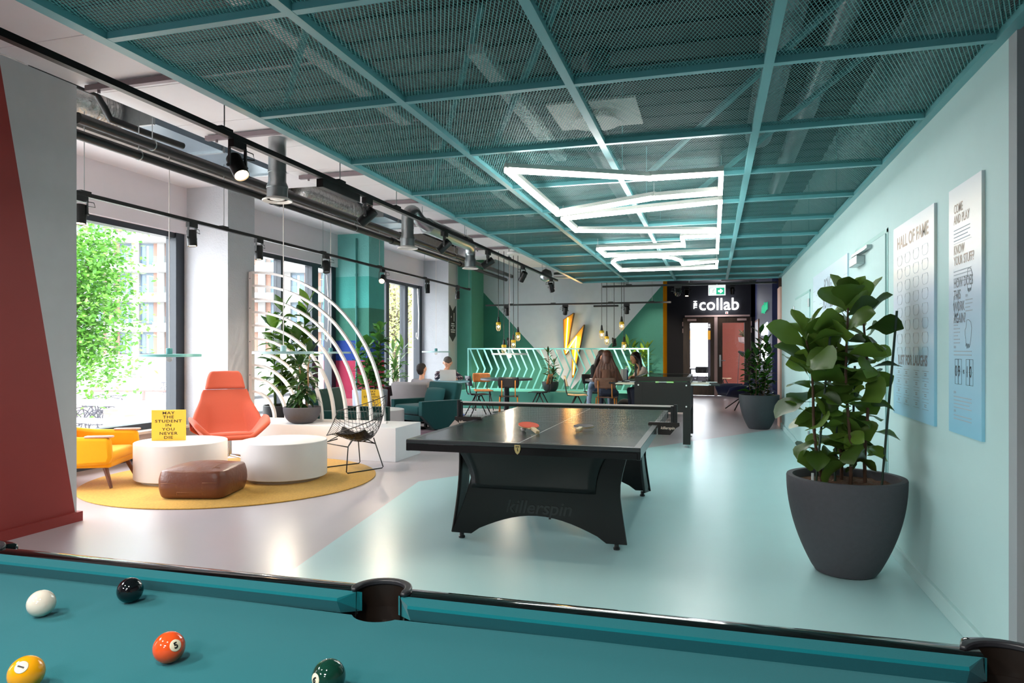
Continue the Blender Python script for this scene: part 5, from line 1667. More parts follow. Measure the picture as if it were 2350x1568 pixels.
# plants on and behind the plinth
def bowl2(t):
    bowl_pot(t, 0.19, 0.21, M('black_bowl', '#2a2d33', 0.5))
bushy('potted_dracaena', 'small dracaena in a black bowl on the green plinth', (-3.55, 15.56, 0.4055), bowl2, [(-0.02, 0, -0.05, 0, 0.85), (0.04, 0.0, 0.08, 0.02, 0.62), (0.0, 0.02, 0.06, 0.0, 0.4)], 20, ((0.16, 0.26), (0.2, 0.27)), 'lance', lf1, 0.19, 0.3, 61, (0.5, 1.2), (0.1, 0.9), stem_mat=M('tan_stem', '#9a7a5e', 0.8), rstem=0.016, dz=0.1)
def tallpot(t):
    round_pot(t, m_potd, 0.24, 0.45, 0.18, 0.03); soil(t, 0.2, 0.37)
bushy('potted_palm', 'yellow green palm behind the fence beside the orange wall edge', (-1.72, 16.85, 0), tallpot, [(0.05 * math.cos(i), 0.05 * math.sin(i), 0.22 * math.cos(i * 1.1), 0.12 * math.sin(i * 1.1), 1.15 + 0.1 * (i % 4)) for i in range(7)], 14, ((0.28, 0.4), (0.16, 0.22)), 'lance', leafmat('lime_leaf', '#2f6a1e', '#a2c24a', 0.4), 0.37, 0.3, 71, (0.6, 1.4), (0.1, 1.0), stem_mat=m_gstem, dz=0.3)

# table football
ft_ = thing('football_table', 'black table football cabinet behind the table tennis net', 'game table', (-0.675, 10.6, 0))
m_fb = M('black_brown_laminate', '#17130e', 0.4)
MB().bbox(-0.375, 0.375, -0.70, 0.70, 0.49, 0.905, 0.004).build('cabinet', m_fb, ft_)
q = MB()
for (a, b, c_, d_) in ((-0.375, 0.375, -0.70, -0.655), (-0.375, 0.375, 0.655, 0.70), (-0.375, -0.33, -0.655, 0.655), (0.33, 0.375, -0.655, 0.655)):
    q.box(a, b, c_, d_, 0.915, 0.975)
q.build('top_frame', M('dark_top_frame', '#241d16', 0.35), ft_)
MB().box(-0.33, 0.33, -0.655, 0.655, 0.965, 0.972).build('glass_top', glass('table_glass', (0.8, 0.85, 0.85), 0.9), ft_)
MB().box(-0.33, 0.33, -0.655, 0.655, 0.905, 0.908).build('playfield', M('grass_green_print', '#2f7f4a', 0.5), ft_)
for sx in (-1, 1):
    for sy in (-1, 1):
        x0 = sx * 0.33
        g = MB(); g.box(x0 - 0.05, x0 + 0.05, sy * 0.655 - 0.05, sy * 0.655 + 0.05, 0.05, 0.9)
        l_ = g.build('leg', m_fb, ft_)
        f = MB(); f.lathe([(0.035, 0.0), (0.035, 0.014), (0.01, 0.02), (0.01, 0.05)], 16, (x0, sy * 0.655, 0)); f.build('foot', m_galv, l_)
for i in range(8):
    y = -0.56 + i * 0.16
    off = 0.12 * math.sin(i * 2.3)
    MB().rod((-0.62 + off, y, 0.86), (0.62 + off, y, 0.86), 0.008, 8).build('player_rod', m_galv, ft_)
    s = 1 if i % 2 else -1
    MB().rod((s * 0.56 + off, y, 0.86), (s * 0.68 + off, y, 0.86), 0.016, 10).build('rod_handle', m_black, ft_)
tr_ = MB(); tr_.box(0.376, 0.62, -0.3, 0.1, 0.855, 0.87); tr_.build('side_shelf', M('pale_shelf', '#d9d0b4', 0.5), ft_)
tr_ = MB(); tr_.box(-0.66, -0.376, -0.6, -0.3, 0.862, 0.875); tr_.build('side_shelf', M('pale_shelf', '#d9d0b4', 0.5), ft_)
for (x0, x1) in ((-0.09, -0.045), (0.06, 0.155)):
    MB().box(x0, x1, -0.706, -0.70, 0.893, 0.913).build('score_bead', M('lime_bead', '#7fd43c', 0.4), ft_)
MB().rod((-0.09, -0.704, 0.903), (0.15, -0.704, 0.903), 0.004).build('score_wire', m_galv, ft_)
for (x, z) in ((-0.325, 0.86), (0.325, 0.86), (0.325, 0.57), (-0.325, 0.57)):
    MB().rod((x, -0.7065, z), (x, -0.70, z), 0.011, 12).build('bolt', M('pale_bolt', '#dcdcd6', 0.3), ft_)

# ---------------------------------------------------------------- double doors and beyond
dd = thing('door_3', 'pair of brown framed glass doors under the glowing sign', 'door', (0.1, 21.5, 0)); dd['kind'] = 'structure'
m_dr = wood('dark_oak', '#3b2a1e', '#4f3a2a', 0.45, axis=(6, 6, 1))
for (x0, x1, g0, g1) in ((-0.95, -0.06, -0.76, -0.17), (0.03, 0.96, 0.17, 0.78)):
    q = MB()
    q.box(x0, g0, -0.03, 0.03, 0.01, 2.3); q.box(g1, x1, -0.03, 0.03, 0.01, 2.3); q.box(g0, g1, -0.03, 0.03, 0.01, 0.34); q.box(g0, g1, -0.03, 0.03, 2.14, 2.3)
    lf = q.build('door_leaf', m_dr, dd)
    MB().box(g0, g1, -0.006, 0.006, 0.34, 2.14).build('door_glass', m_glass, lf)
    cx = x0 + 0.12 if x0 < -0.5 else x1 - 0.38
    MB().bbox(cx, cx + 0.26, -0.07, -0.03, 2.2, 2.26, 0.006).build('closer', M('pink_metal', '#d8b8ae', 0.4), lf)
MB().box(-0.06, 0.03, -0.05, 0.03, 0.0, 2.32).build('centre_post', M('pink_metal', '#d8b8ae', 0.4), dd)
MB().box(-0.9, 0.93, -0.06, -0.02, 2.32, 2.37).build('top_bar', M('pink_metal', '#d8b8ae', 0.4), dd)
q = MB(); q.bbox(0.08, 0.13, -0.05, -0.03, 0.85, 1.2, 0.004); q.rod((0.105, -0.08, 1.03), (0.25, -0.08, 1.03), 0.012); q.rod((0.105, -0.03, 1.03), (0.105, -0.08, 1.03), 0.012)
q.build('handle', m_galv, dd)
for z in (0.4, 1.85, 2.05):
    MB().rod((-0.965, -0.03, z), (-0.965, -0.03, z + 0.13), 0.014).build('hinge', M('pink_metal', '#d8b8ae', 0.4), dd); MB().rod((0.975, -0.03, z), (0.975, -0.03, z + 0.13), 0.014).build('hinge', M('pink_metal', '#d8b8ae', 0.4), dd)
m_lit = M('lit_white_letter', '#ffffff', 0.4, emit=2.2)
sg = thing('illuminated_sign', 'glowing white collab sign over the double doors', 'sign', (0.17, 21.48, 2.62))
text('letters', 'collab', 0.50, m_lit, sg, (0.0, -0.05, 0.05), (R(90), 0, 0), 0.02, bold=0.004, font_scale=0.95, space=1.02)
text('letters', 'TSH', 0.13, m_lit, sg, (-0.665, -0.05, 0.06), (R(90), R(-90), 0), 0.012, bold=0.004)
light('sign', 'POINT', (0.2, 21.2, 2.65), None, 10, (0.9, 0.93, 1), 0.2)
ex = thing('exit_sign', 'green emergency exit sign with a running figure under the track', 'sign', (0.07, 13.24, 2.415))
MB().bbox(-0.15, 0.15, -0.02, 0.02, -0.08, 0.11, 0.004).build('housing', M('pale_grey_box', '#d5dcdd', 0.4, emit=0.35, ecol='#ffffff'), ex)
MB().box(-0.128, 0.128, -0.022, -0.02, -0.062, 0.055).build('panel', M('exit_green', '#12a078', 0.5, emit=0.55, ecol='#12a078'), ex)
m_ex = M('exit_white', '#ffffff', 0.5, emit=0.9)
q = MB()
q.prism([(0.02, 0.012), (0.06, 0.012), (0.052, 0.035), (0.068, 0.035), (0.108, -0.003), (0.068, -0.042), (0.052, -0.042), (0.06, -0.02), (0.02, -0.02)], -0.0235, -0.022, 'y')
q.build('arrow', m_ex, ex)
q = MB(); q.box(-0.12, -0.012, -0.0228, -0.022, -0.058, 0.05); dorr = q.build('doorway', m_ex, ex)
m_exg = M('exit_green_ink', '#0c8a66', 0.5)
q = MB()
q.ball((-0.052, -0.0235, 0.032), 0.009, 10, 6, (1, .2, 1))
for a, b in (((-0.058, 0.02), (-0.07, -0.015)), ((-0.058, 0.018), (-0.035, 0.0)), ((-0.06, 0.018), (-0.088, 0.008)), ((-0.07, -0.015), (-0.045, -0.03)), ((-0.045, -0.03), (-0.05, -0.052)), ((-0.07, -0.015), (-0.09, -0.04)), ((-0.09, -0.04), (-0.108, -0.042))):
    q.tube([(a[0], -0.0235, a[1]), (b[0], -0.0235, b[1])], 0.0042, 6)
q.build('running_figure', m_exg, ex)
MB().rod((0, 0, 0.11), (0, 0, 0.125), 0.01).build('stem', m_galv, ex)
q = MB(); q.box(0.35, 0.43, 21.485, 21.5, 2.4, 2.47); o = q.build('alarm_plate', M('pale_plate', '#d9d3cf', 0.5)); tag(o, 'small pale plate with a red mark above the doors', 'sign')
q = MB(); q.prism([(0.37, 2.41), (0.41, 2.41), (0.40, 2.45), (0.38, 2.45)], 21.48, 21.486, 'y'); q.build('red_mark', M('alarm_red', '#c23a2a', 0.5), o)
wp = thing('framed_poster', 'pale framed poster on the navy wall beside the doors', 'poster', (1.18, 20.4, 1.55))
MB().bbox(-0.03, 0, -0.75, 0.75, -0.62, 0.62, 0.004).build('frame', M('copper_frame', '#a8745c', 0.4), wp)
MB().box(-0.032, -0.03, -0.7, 0.7, -0.57, 0.57).build('print', M('pale_lilac_print', '#d6cfd8', 0.5), wp)
nw = thing('neon_writing', 'white and green glowing strokes on the navy wall', 'sign', (1.18, 17.3, 1.7))
wr_ = random.Random(4)
for row, (zz, col) in enumerate(((0.62, 'green'), (0.12, 'white'), (-0.25, 'white'), (-0.5, 'white'))):
    mt = M('green_neon', '#3fd0a0', 0.4, emit=0.5, ecol='#2fae80') if col == 'green' else M('white_neon', '#f4ffff', 0.4, emit=4)
    for k in range(7):
        y = -0.9 + k * 0.27 + wr_.uniform(-.03, .03)
        h = wr_.uniform(0.07, 0.14)
        MB().tube([(-0.03, y, zz - h), (-0.03, y + 0.02, zz + h), (-0.03, y + 0.12, zz + h * 0.2), (-0.03, y + 0.14, zz - h)], 0.013, 6).build('stroke', mt, nw, smooth='full')
# navy shell chair
nv = thing('lounge_chair', 'navy shell lounge chair half hidden behind the bushy plant', 'chair', (0.62, 16.6, 0), R(200))
m_nv = weave('navy_wool', '#1d2342', 0.9, 300, 0.2, 0.2)
mb = MB(); mb.grid(lambda u, v: (lambda p: (p[0] * 1.1, p[1] * 1.15, p[2]))(shell(u, min(v, 0.78))), 18, 18); mb.build('seat_shell', m_nv, nv, smooth='full', sol=0.05)
for k in range(4):
    a = R(45 + 90 * k)
    MB().tube([(0, 0, 0.28), (0.12 * math.cos(a), 0.12 * math.sin(a), 0.2), (0.38 * math.cos(a), 0.38 * math.sin(a), 0.01)], 0.013, 8).build('leg', m_black, nv, smooth='full')
# duct and foil before the doors
tag(MB().rod((0, 0, 0), (0.9, 0, 0.03), 0.1, 20).build('spiral_duct', m_spiral, None, smooth=True, loc=(0.2, 18.6, 3.18)), 'short spiral duct beside the exit sign', 'duct', 'spiral ducts above the mesh')
foil('copper tinted foil duct above the double doors', [(-0.6, 18.0, 3.2), (-0.2, 18.1, 3.21), (0.1, 18.2, 3.2)], 0.095)
sd = thing('rooftop_duct', 'grey sheet metal duct high on the white V wall', 'duct', (-2.2, 15.9, 2.95))
MB().prism([(-0.6, 0.0), (0.35, -0.16), (0.35, 0.1), (-0.6, 0.2)], -0.25, 0.25, 'y').build('duct_box', m_galv, sd)
for x in (-0.55, 0.0, 0.3):
    MB().rod((x, 0, 0.1), (x, 0, 0.95), 0.006, 6).build('hanger', m_galv, sd)
tag(MB().lathe([(0.01, -0.14), (0.1, -0.11), (0.15, 0.0), (0.1, 0.11), (0.01, 0.14)], 24).rod((-0.1, 0, 0), (-0.97, 0, 0), 0.006, 6).build('duct_end', m_spiral, None, smooth='full', loc=(-3.52, 15.0, 2.98), rot=(0, R(90), 0)), 'rounded silver duct end above the lightning sign', 'duct')
tag(MB().rod((0.06, 0, 0), (1.4, 0, 0), 0.07, 16).rod((0.7, 0, 0), (0.7, 0, 0.97), 0.006, 6).build('spiral_duct', m_spiral, None, smooth=True, loc=(-3.4, 15.05, 2.98)), 'slim spiral duct above the lightning sign', 'duct', 'spiral ducts above the mesh')

# the room beyond the doors
mb = MB(); mb.box(-4.5, -4.3, 21.65, 29, 0, 4); mb.box(3.3, 3.5, 21.65, 29, 0, 4)
struct(mb.build('wall_beyond', m_white), 'side walls of the room beyond the doors')
mb = MB()
for x in (-0.95, -0.1, 1.55, 2.6):
    mb.box(x - 0.09, x + 0.09, 28.6, 28.9, 0, 3.4)
mb.box(-4.3, 3.3, 28.6, 28.9, 3.0, 4.0); mb.box(-4.3, 3.3, 28.6, 28.9, 0, 0.3)
struct(mb.build('wall_beyond_window', M('dark_mullion', '#3d3a44', 0.5)), 'window wall of the room beyond the doors')
mb = MB()
for x in (-0.95, -0.1):
    mb.box(x - 0.1, x + 0.1, 28.55, 28.6, 1.75, 2.1)
tag(mb.build('yellow_band', M('amber_paint', '#e5a415', 0.5)), 'amber bands painted on the window columns beyond the doors', 'paint')
mb = MB(); mb.box(0.28, 1.02, 24.6, 24.8, 0, 3.4)
struct(mb.build('pillar_4', M('brick_red_paint', '#8f4535', 0.7)), 'brick red pillar beyond the right door')
school_chair((-0.35, 23.0, 0), R(95), 'dark chair seen through the glass of the left door', m_seatb, m_seatb, m_black)
school_chair((-1.25, 23.4, 0), R(20), 'dark chair by the table beyond the doors', m_seatb, m_seatb, m_black)
school_chair((0.32, 23.4, 0), R(-20), 'dark chair seen through the right door', m_pale, m_seatb, m_black)
rt = round_table((-0.75, 24.2, 0), 0.6, 'table beyond the left glass door')
dl = thing('desk_lamp', 'black reading lamp beyond the right glass door', 'lamp', (0.75, 23.6, 0))
MB().lathe([(0.14, 0), (0.14, 0.02)], 20).build('base', m_black, dl)
MB().tube([(0, 0, 0.02), (0.05, 0, 1.0), (0.08, 0, 1.28)], 0.01, 6).build('stem', m_black, dl)
MB().lathe([(0.03, -0.1), (0.09, 0.1)], 14, mtx=Matrix.Translation((0.12, 0, 1.25)) @ Matrix.Rotation(R(120), 4, 'Y')).build('lamp_shade', m_black, dl)
def hangpot(t):
    MB().lathe([(0.02, 0), (0.16, 0.05), (0.18, 0.2), (0.17, 0.2), (0.02, 0.16)], 20).build('pot', M('pink_grey_pot', '#b59a96', 0.6), t, smooth=True)
    MB().rod((0, 0, 0.2), (0, 0, 2.2), 0.005, 5).build('cord', m_black, t)
bushy('hanging_plant', 'hanging basket plant beyond the right glass door', (0.95, 23.4, 1.55), hangpot, [(0, 0, 0.1 * math.cos(i), 0.1 * math.sin(i), 0.35) for i in range(5)], 26, ((0.1, 0.2), (0.12, 0.2)), 'lance', leafmat('dusty_leaf', '#3f4a2a', '#7c8458', 0.6), 0.15, 0.3, 81, (0.8, 2.2), (-0.4, 1.2), top=1)
# ---------------------------------------------------------------- people
def capsule(mb, a, ra, b, rb, n=12):
    a, b = Vector(a), Vector(b)
    d = b - a
    L = d.length
    q = (d if L > 1e-6 else Vector((0, 0, 1))).to_track_quat('Z', 'Y').to_matrix().to_4x4()
    prof = [(max(1e-4, ra * math.sin(PI / 2 * i / 4)), -ra * math.cos(PI / 2 * i / 4)) for i in range(5)]
    prof += [(max(1e-4, rb * math.cos(PI / 2 * i / 4)), L + rb * math.sin(PI / 2 * i / 4)) for i in range(5)]
    mb.lathe(prof, n, tuple(a), q)
def fused(name, segs, mats, parent, voxel=0.009, smooth_it=6):
    """tapered limbs fused into one continuous skin; each face takes the material of the limb it lies on"""
    mb = MB()
    for s in segs:
        capsule(mb, s[0], s[1], s[2], s[3])
    o = mb.build(name, mats[0], parent)
    md = o.modifiers.new('fuse', 'REMESH'); md.mode = 'VOXEL'; md.voxel_size = voxel
    md = o.modifiers.new('smooth', 'SMOOTH'); md.iterations = smooth_it; md.factor = 0.5
    dg = bpy.context.evaluated_depsgraph_get()
    me = bpy.data.meshes.new_from_object(o.evaluated_get(dg))
    o.modifiers.clear()
    o.data = me
    me.materials.clear()
    for m in mats:
        me.materials.append(m)
    S = [(Vector(s[0]), s[1], Vector(s[2]), s[3], s[4]) for s in segs]
    for f in me.polygons:
        c = f.center
        best = None; bi = 0
        for a, ra, b, rb, mi in S:
            d = b - a
            t = max(0.0, min(1.0, (c - a).dot(d) / max(d.length_squared, 1e-9)))
            e = (c - (a + d * t)).length - (ra + (rb - ra) * t)
            if best is None or e < best:
                best, bi = e, mi
        f.material_index = bi
        f.use_smooth = True
    return o
def hand_segs(wrist, d, nrm, curl, mi, side=1, s=1.0):
    """palm and five fingers; d along the hand, nrm out of the palm's back"""
    w_, d, nrm = Vector(wrist), Vector(d).normalized(), Vector(nrm)
    nrm = (nrm - d * nrm.dot(d)).normalized()
    sd = d.cross(nrm).normalized() * side
    out = []
    for k in range(4):
        o_ = sd * (k - 1.5) * 0.019 * s
        kn = w_ + d * (0.085 - 0.006 * abs(k - 1.2)) * s + o_
        out.append((w_ + o_ * 0.6 + d * 0.015, 0.014 * s, kn, 0.011 * s, mi))
        L = (0.066, 0.076, 0.072, 0.055)[k] * s
        d1 = (d * math.cos(curl) - nrm * math.sin(curl)).normalized()
        d2 = (d * math.cos(curl * 2) - nrm * math.sin(curl * 2)).normalized()
        m_ = kn + d1 * L * 0.55
        out.append((kn, 0.0095 * s, m_, 0.0085 * s, mi)); out.append((m_, 0.0085 * s, m_ + d2 * L * 0.5, 0.007 * s, mi))
    t0 = w_ + d * 0.025 * s - sd * 0.022 * s
    t1 = t0 + (d * 0.6 - sd * 0.75 - nrm * 0.3).normalized() * 0.042 * s
    out.append((t0, 0.013 * s, t1, 0.011 * s, mi)); out.append((t1, 0.01 * s, t1 + (d * 0.9 - sd * 0.25 - nrm * 0.4).normalized() * 0.034 * s, 0.008 * s, mi))
    return out
# material slots: 0 skin, 1 top, 2 trousers, 3 shoes
def person(label, loc, rz, mats, lean=0.05, pitch=0.0, turn=0.0, arms=None, short=True, sleeve=1, z0=0.0, legs=None, girl=False):
    t = thing('person', label, 'person', loc, rz)
    k = 0.93 if girl else 1.0
    sh = 0.155 if girl else 0.18
    def P_(x, y, z):
        f = max(0.0, z - 0.5)
        return (x + lean * f * 2, y, z + z0)
    hipw = 0.085
    S = [(P_(0, -0.06, 0.54), 0.125, P_(0, 0.06, 0.54), 0.125, 2), (P_(0, 0, 0.56), 0.135 * k, P_(0.0, 0, 0.70), 0.118 * k, 1), (P_(0, 0, 0.70), 0.115 * k, P_(0.01, 0, 0.88), 0.125 * k, 1),
         (P_(0.0, -sh * 0.6, 0.93), 0.085 * k, P_(0.0, sh * 0.6, 0.93), 0.085 * k, 1), (P_(0, -sh, 0.955), 0.058 * k, P_(0, sh, 0.955), 0.058 * k, 1)]
    hx = 0.035
    S += [(P_(0.0, 0, 0.98), 0.052 * k, P_(hx * 0.6, 0, 1.07), 0.048 * k, 0)]
    hc = Vector(P_(hx, 0, 1.17))
    rot = Matrix.Rotation(turn, 3, 'Z') @ Matrix.Rotation(pitch, 3, 'Y')
    H = lambda x, y, z: tuple(hc + rot @ Vector((x, y, z)))
    S += [(H(-0.018, 0, 0.03), 0.088, H(0.02, 0, 0.025), 0.082, 0), (H(0.01, 0, 0.0), 0.078, H(0.045, 0, -0.06), 0.05, 0), (H(0.06, 0, -0.075), 0.028, H(0.066, 0, -0.08), 0.026, 0),
          (H(0.092, 0, 0.01), 0.009, H(0.112, 0, -0.022), 0.013, 0), (H(0.082, -0.012, -0.052), 0.009, H(0.082, 0.012, -0.052), 0.009, 0),
          (H(0.0, 0.08, -0.005), 0.018, H(-0.006, 0.088, 0.018), 0.016, 0), (H(0.0, -0.08, -0.005), 0.018, H(-0.006, -0.088, 0.018), 0.016, 0)]
    for i, s in enumerate((-1, 1)):
        kn = legs[i][0] if legs else (0.42, s * 0.12, 0.50)
        an = legs[i][1] if legs else (0.40, s * 0.12, 0.08)
        S += [((0.0, s * hipw, 0.535 + z0), 0.088, kn, 0.058, 2), (kn, 0.056, ((kn[0] + an[0]) / 2 - 0.01, (kn[1] + an[1]) / 2, (kn[2] + an[2]) / 2 + 0.03), 0.052, 2), (((kn[0] + an[0]) / 2 - 0.01, (kn[1] + an[1]) / 2, (kn[2] + an[2]) / 2 + 0.03), 0.05, an, 0.038, 2),
              ((an[0] - 0.03, an[1], 0.042), 0.04, (an[0] + 0.14, an[1] * 1.05, 0.036), 0.034, 3)]
        el, wr, hd, hn, cu = arms[i]
        shp = P_(0, s * (sh + 0.01), 0.945)
        S += [(shp, 0.052 * k, el, 0.043 * k, 1), (el, 0.042 * k, wr, 0.028 * k, 1 if sleeve else 0)]
        S += hand_segs(wr, hd, hn, cu, 0, s)
    body = fused('body', S, mats, t)
    eye = M('eye_dark', '#22180f', 0.3)
    for s in (-1, 1):
        MB().ball(H(0.083, s * 0.03, 0.022), 0.0095, 10, 6).build('eye', eye, t, smooth='full')
        q = MB(); q.tube([H(0.088, s * 0.015, 0.043), H(0.088, s * 0.032, 0.048), H(0.078, s * 0.048, 0.042)], 0.004, 5); q.build('eyebrow', M('brow_dark', '#2a1c14', 0.8), t)
    q = MB(); q.tube([H(0.087, -0.02, -0.052), H(0.0925, 0, -0.05), H(0.087, 0.02, -0.052)], 0.0045, 6); q.build('mouth', M('lip', '#a85c50', 0.5), t, smooth='full')
    return t, H, P_
skin = M('skin_light', '#d9a184', 0.5, var=0.05, sub=0.1)
skin2 = M('skin_tan', '#b9825f', 0.5, var=0.05)
def plaid():
    m = M('checked_shirt', '#4a4a63', 0.9)
    t = m.node_tree; b = t.nodes['Principled BSDF']
    tc = t.nodes.new('ShaderNodeTexCoord')
    cols = []
    for ax in (0, 2):
        wv = t.nodes.new('ShaderNodeTexWave'); wv.bands_direction = 'XYZ'[ax] if ax == 0 else 'Z'
        wv.inputs['Scale'].default_value = 4.5
        t.links.new(tc.outputs['Object'], wv.inputs['Vector']); cols.append(wv)
    ad = t.nodes.new('ShaderNodeMath'); ad.operation = 'ADD'
    t.links.new(cols[0].outputs['Fac'], ad.inputs[0]); t.links.new(cols[1].outputs['Fac'], ad.inputs[1])
    dv = t.nodes.new('ShaderNodeMath'); dv.operation = 'MULTIPLY'; dv.inputs[1].default_value = 0.5
    t.links.new(ad.outputs[0], dv.inputs[0])
    cr = t.nodes.new('ShaderNodeValToRGB'); cr.color_ramp.interpolation = 'CONSTANT'
    cr.color_ramp.elements[0].color = lin('#262638'); cr.color_ramp.elements[1].position = 0.45; cr.color_ramp.elements[1].color = lin('#6d5a66')
    e = cr.color_ramp.elements.new(0.72); e.color = lin('#cfc4c6')
    t.links.new(dv.outputs[0], cr.inputs[0]); t.links.new(cr.outputs[0], b.inputs['Base Color'])
    return m
def short_hair(t, H, mat):
    segs = [(H(-0.03, 0, 0.045), 0.088, H(0.0, 0, 0.06), 0.078, 0), (H(-0.045, 0, 0.0), 0.078, H(-0.04, 0, -0.03), 0.062, 0), (H(0.0, 0.03, 0.075), 0.05, H(0.045, 0, 0.085), 0.04, 0)]
    fused('hair', segs, [mat], t, 0.008, 4)
m_hairg = M('grey_brown_hair', '#4d433d', 0.8, var=0.3, scale=60, bump=0.5, bscale=120)
m_hairb = M('black_brown_hair', '#251a15', 0.7, var=0.3, scale=60, bump=0.5, bscale=120)
# man with the laptop, facing the room, right hand at his mouth
t, H, P_ = person('man in a checked shirt bent over the laptop, hand at his mouth', (-5.27, 13.42, 0.012), R(-60), [skin, plaid(), M('dark_jeans', '#2b3042', 0.8), M('dark_shoe', '#1d1a1a', 0.5)], lean=0.24, pitch=0.75, z0=-0.1,
    arms=[((0.36, -0.22, 0.765), (0.41, -0.085, 0.90), (0.0, 0.6, 0.75), (0.7, -0.3, 0.5), 0.8), ((0.26, 0.30, 0.77), (0.47, 0.14, 0.765), (0.85, -0.35, -0.06), (0, 0, 1), 0.3)])
short_hair(t, H, m_hairg)
sk = thing('dining_chair', 'seat under the man in the checked shirt', 'chair', (-5.27, 13.42, 0.0125), R(-60))
MB().bbox(-0.22, 0.22, -0.22, 0.22, 0.27, 0.31, 0.01).build('seat', m_seatb, sk)
for sx in (-1, 1):
    for sy in (-1, 1):
        MB().rod((sx * 0.19, sy * 0.19, 0), (sx * 0.16, sy * 0.16, 0.28), 0.012).build('leg', m_black, sk)
# man seen from behind in the grey armchair
t, H, P_ = person('dark haired man in a grey jumper seen from behind in the grey armchair', (-5.19, 12.18, 0.0), R(80), [skin, M('grey_jumper', '#a09a9c', 0.95, bump=0.2), M('dark_jeans', '#2b3042', 0.8), M('dark_shoe', '#1d1a1a', 0.5)], lean=-0.1, pitch=0.12, z0=-0.2,
    arms=[((0.12, -0.27, 0.68), (0.33, -0.22, 0.60), (1, 0.1, -0.1), (0, 0, 1), 0.4), ((0.12, 0.27, 0.68), (0.33, 0.22, 0.60), (1, -0.1, -0.1), (0, 0, 1), 0.4)], legs=[((0.44, -0.13, 0.47), (0.46, -0.13, 0.08)), ((0.44, 0.13, 0.47), (0.46, 0.13, 0.08))])
short_hair(t, H, m_hairb)
# long haired woman from behind
m_long = wood('long_brown_hair', '#33190f', '#6e4128', 0.45, 3.0, (28, 28, 1.2))
def long_hair(t, H, mat, down, wid, fwd=0.0, sidey=0.0):
    segs = [(H(-0.03, 0, 0.05), 0.094, H(0.0, 0, 0.055), 0.086, 0), (H(-0.05, 0, 0.0), 0.088, H(-0.06, 0, -0.09), 0.075, 0)]
    n = 7
    for k in range(n):
        y = (k / (n - 1) - 0.5) * 2
        a = H(-0.055 - 0.01 * (1 - y * y), y * 0.075, -0.02)
        b = (a[0] - 0.05 + 0.03 * abs(y), y * wid + sidey, a[2] - 0.20)
        c = (b[0] + 0.015 + 0.012 * math.sin(k * 2.1) + fwd, y * wid * (1.12 + 0.05 * math.sin(k * 3)) + sidey, a[2] - down + 0.03 * math.cos(k * 2.6))
        segs += [(a, 0.036, b, 0.036, 0), (b, 0.036, c, 0.02, 0)]
    for s in (-1, 1):
        segs.append((H(0.02, s * 0.07, 0.05), 0.035, H(-0.02, s * 0.085, -0.06), 0.034, 0))
    fused('hair', segs, [mat], t, 0.009, 5)
t, H, P_ = person('long brown haired woman seen from behind at the round table', (-1.96, 13.47, 0.0), R(94), [skin, M('brown_top', '#6b4a3a', 0.9), M('dark_blue_jeans', '#2a3346', 0.85, bump=0.2), M('white_shoe', '#d7dbe2', 0.6)], lean=0.04, pitch=0.1, z0=0.035, girl=True,
    arms=[((0.16, -0.26, 0.76), (0.36, -0.14, 0.80), (0.9, 0.3, 0), (0, 0, 1), 0.3), ((0.16, 0.26, 0.76), (0.36, 0.16, 0.80), (0.9, -0.3, 0), (0, 0, 1), 0.3)], legs=[((0.40, -0.15, 0.50), (0.24, -0.12, 0.08)), ((0.40, 0.15, 0.50), (0.24, 0.12, 0.08))])
long_hair(t, H, m_long, 0.52, 0.165)
# companion mostly hidden on her left
t, H, P_ = person('person in a dark top and pale jeans half hidden behind the long haired woman', (-2.4, 14.91, 0.0), R(-50), [skin, M('black_top', '#17181c', 0.9), M('pale_jeans', '#9fb6d6', 0.85, bump=0.2), M('white_shoe', '#d7dbe2', 0.6)], lean=0.16, pitch=0.3, z0=0.035, girl=True,
    arms=[((0.22, -0.22, 0.77), (0.44, -0.1, 0.79), (0.9, 0.2, 0), (0, 0, 1), 0.3), ((0.22, 0.24, 0.77), (0.44, 0.12, 0.79), (0.9, -0.2, 0), (0, 0, 1), 0.3)], legs=[((0.26, -0.3, 0.50), (0.22, -0.32, 0.08)), ((0.40, 0.1, 0.50), (0.36, 0.12, 0.08))])
long_hair(t, H, M('dark_hair', '#20130e', 0.5, var=0.3), 0.4, 0.13)
# dark haired woman, hand on chin, facing the table
t, H, P_ = person('dark haired woman resting her chin on her hand behind the football table', (-1.26, 14.95, 0.0), R(203), [skin2, M('cream_tee', '#d8c3b4', 0.9), M('dark_jeans', '#2b3042', 0.8), M('white_shoe', '#d7dbe2', 0.6)], lean=0.22, pitch=0.22, turn=0.15, z0=0.0, girl=True, sleeve=0,
    arms=[((0.30, -0.20, 0.77), (0.42, -0.05, 0.775), (0.5, 0.8, 0), (0, 0, 1), 0.3), ((0.31, 0.17, 0.77), (0.262, 0.075, 0.985), (-0.1, -0.5, 0.75), (0.6, 0.6, 0.2), 0.8)])
long_hair(t, H, M('near_black_hair', '#1c0f0c', 0.4, var=0.4, scale=30), 0.45, 0.13, 0.0)
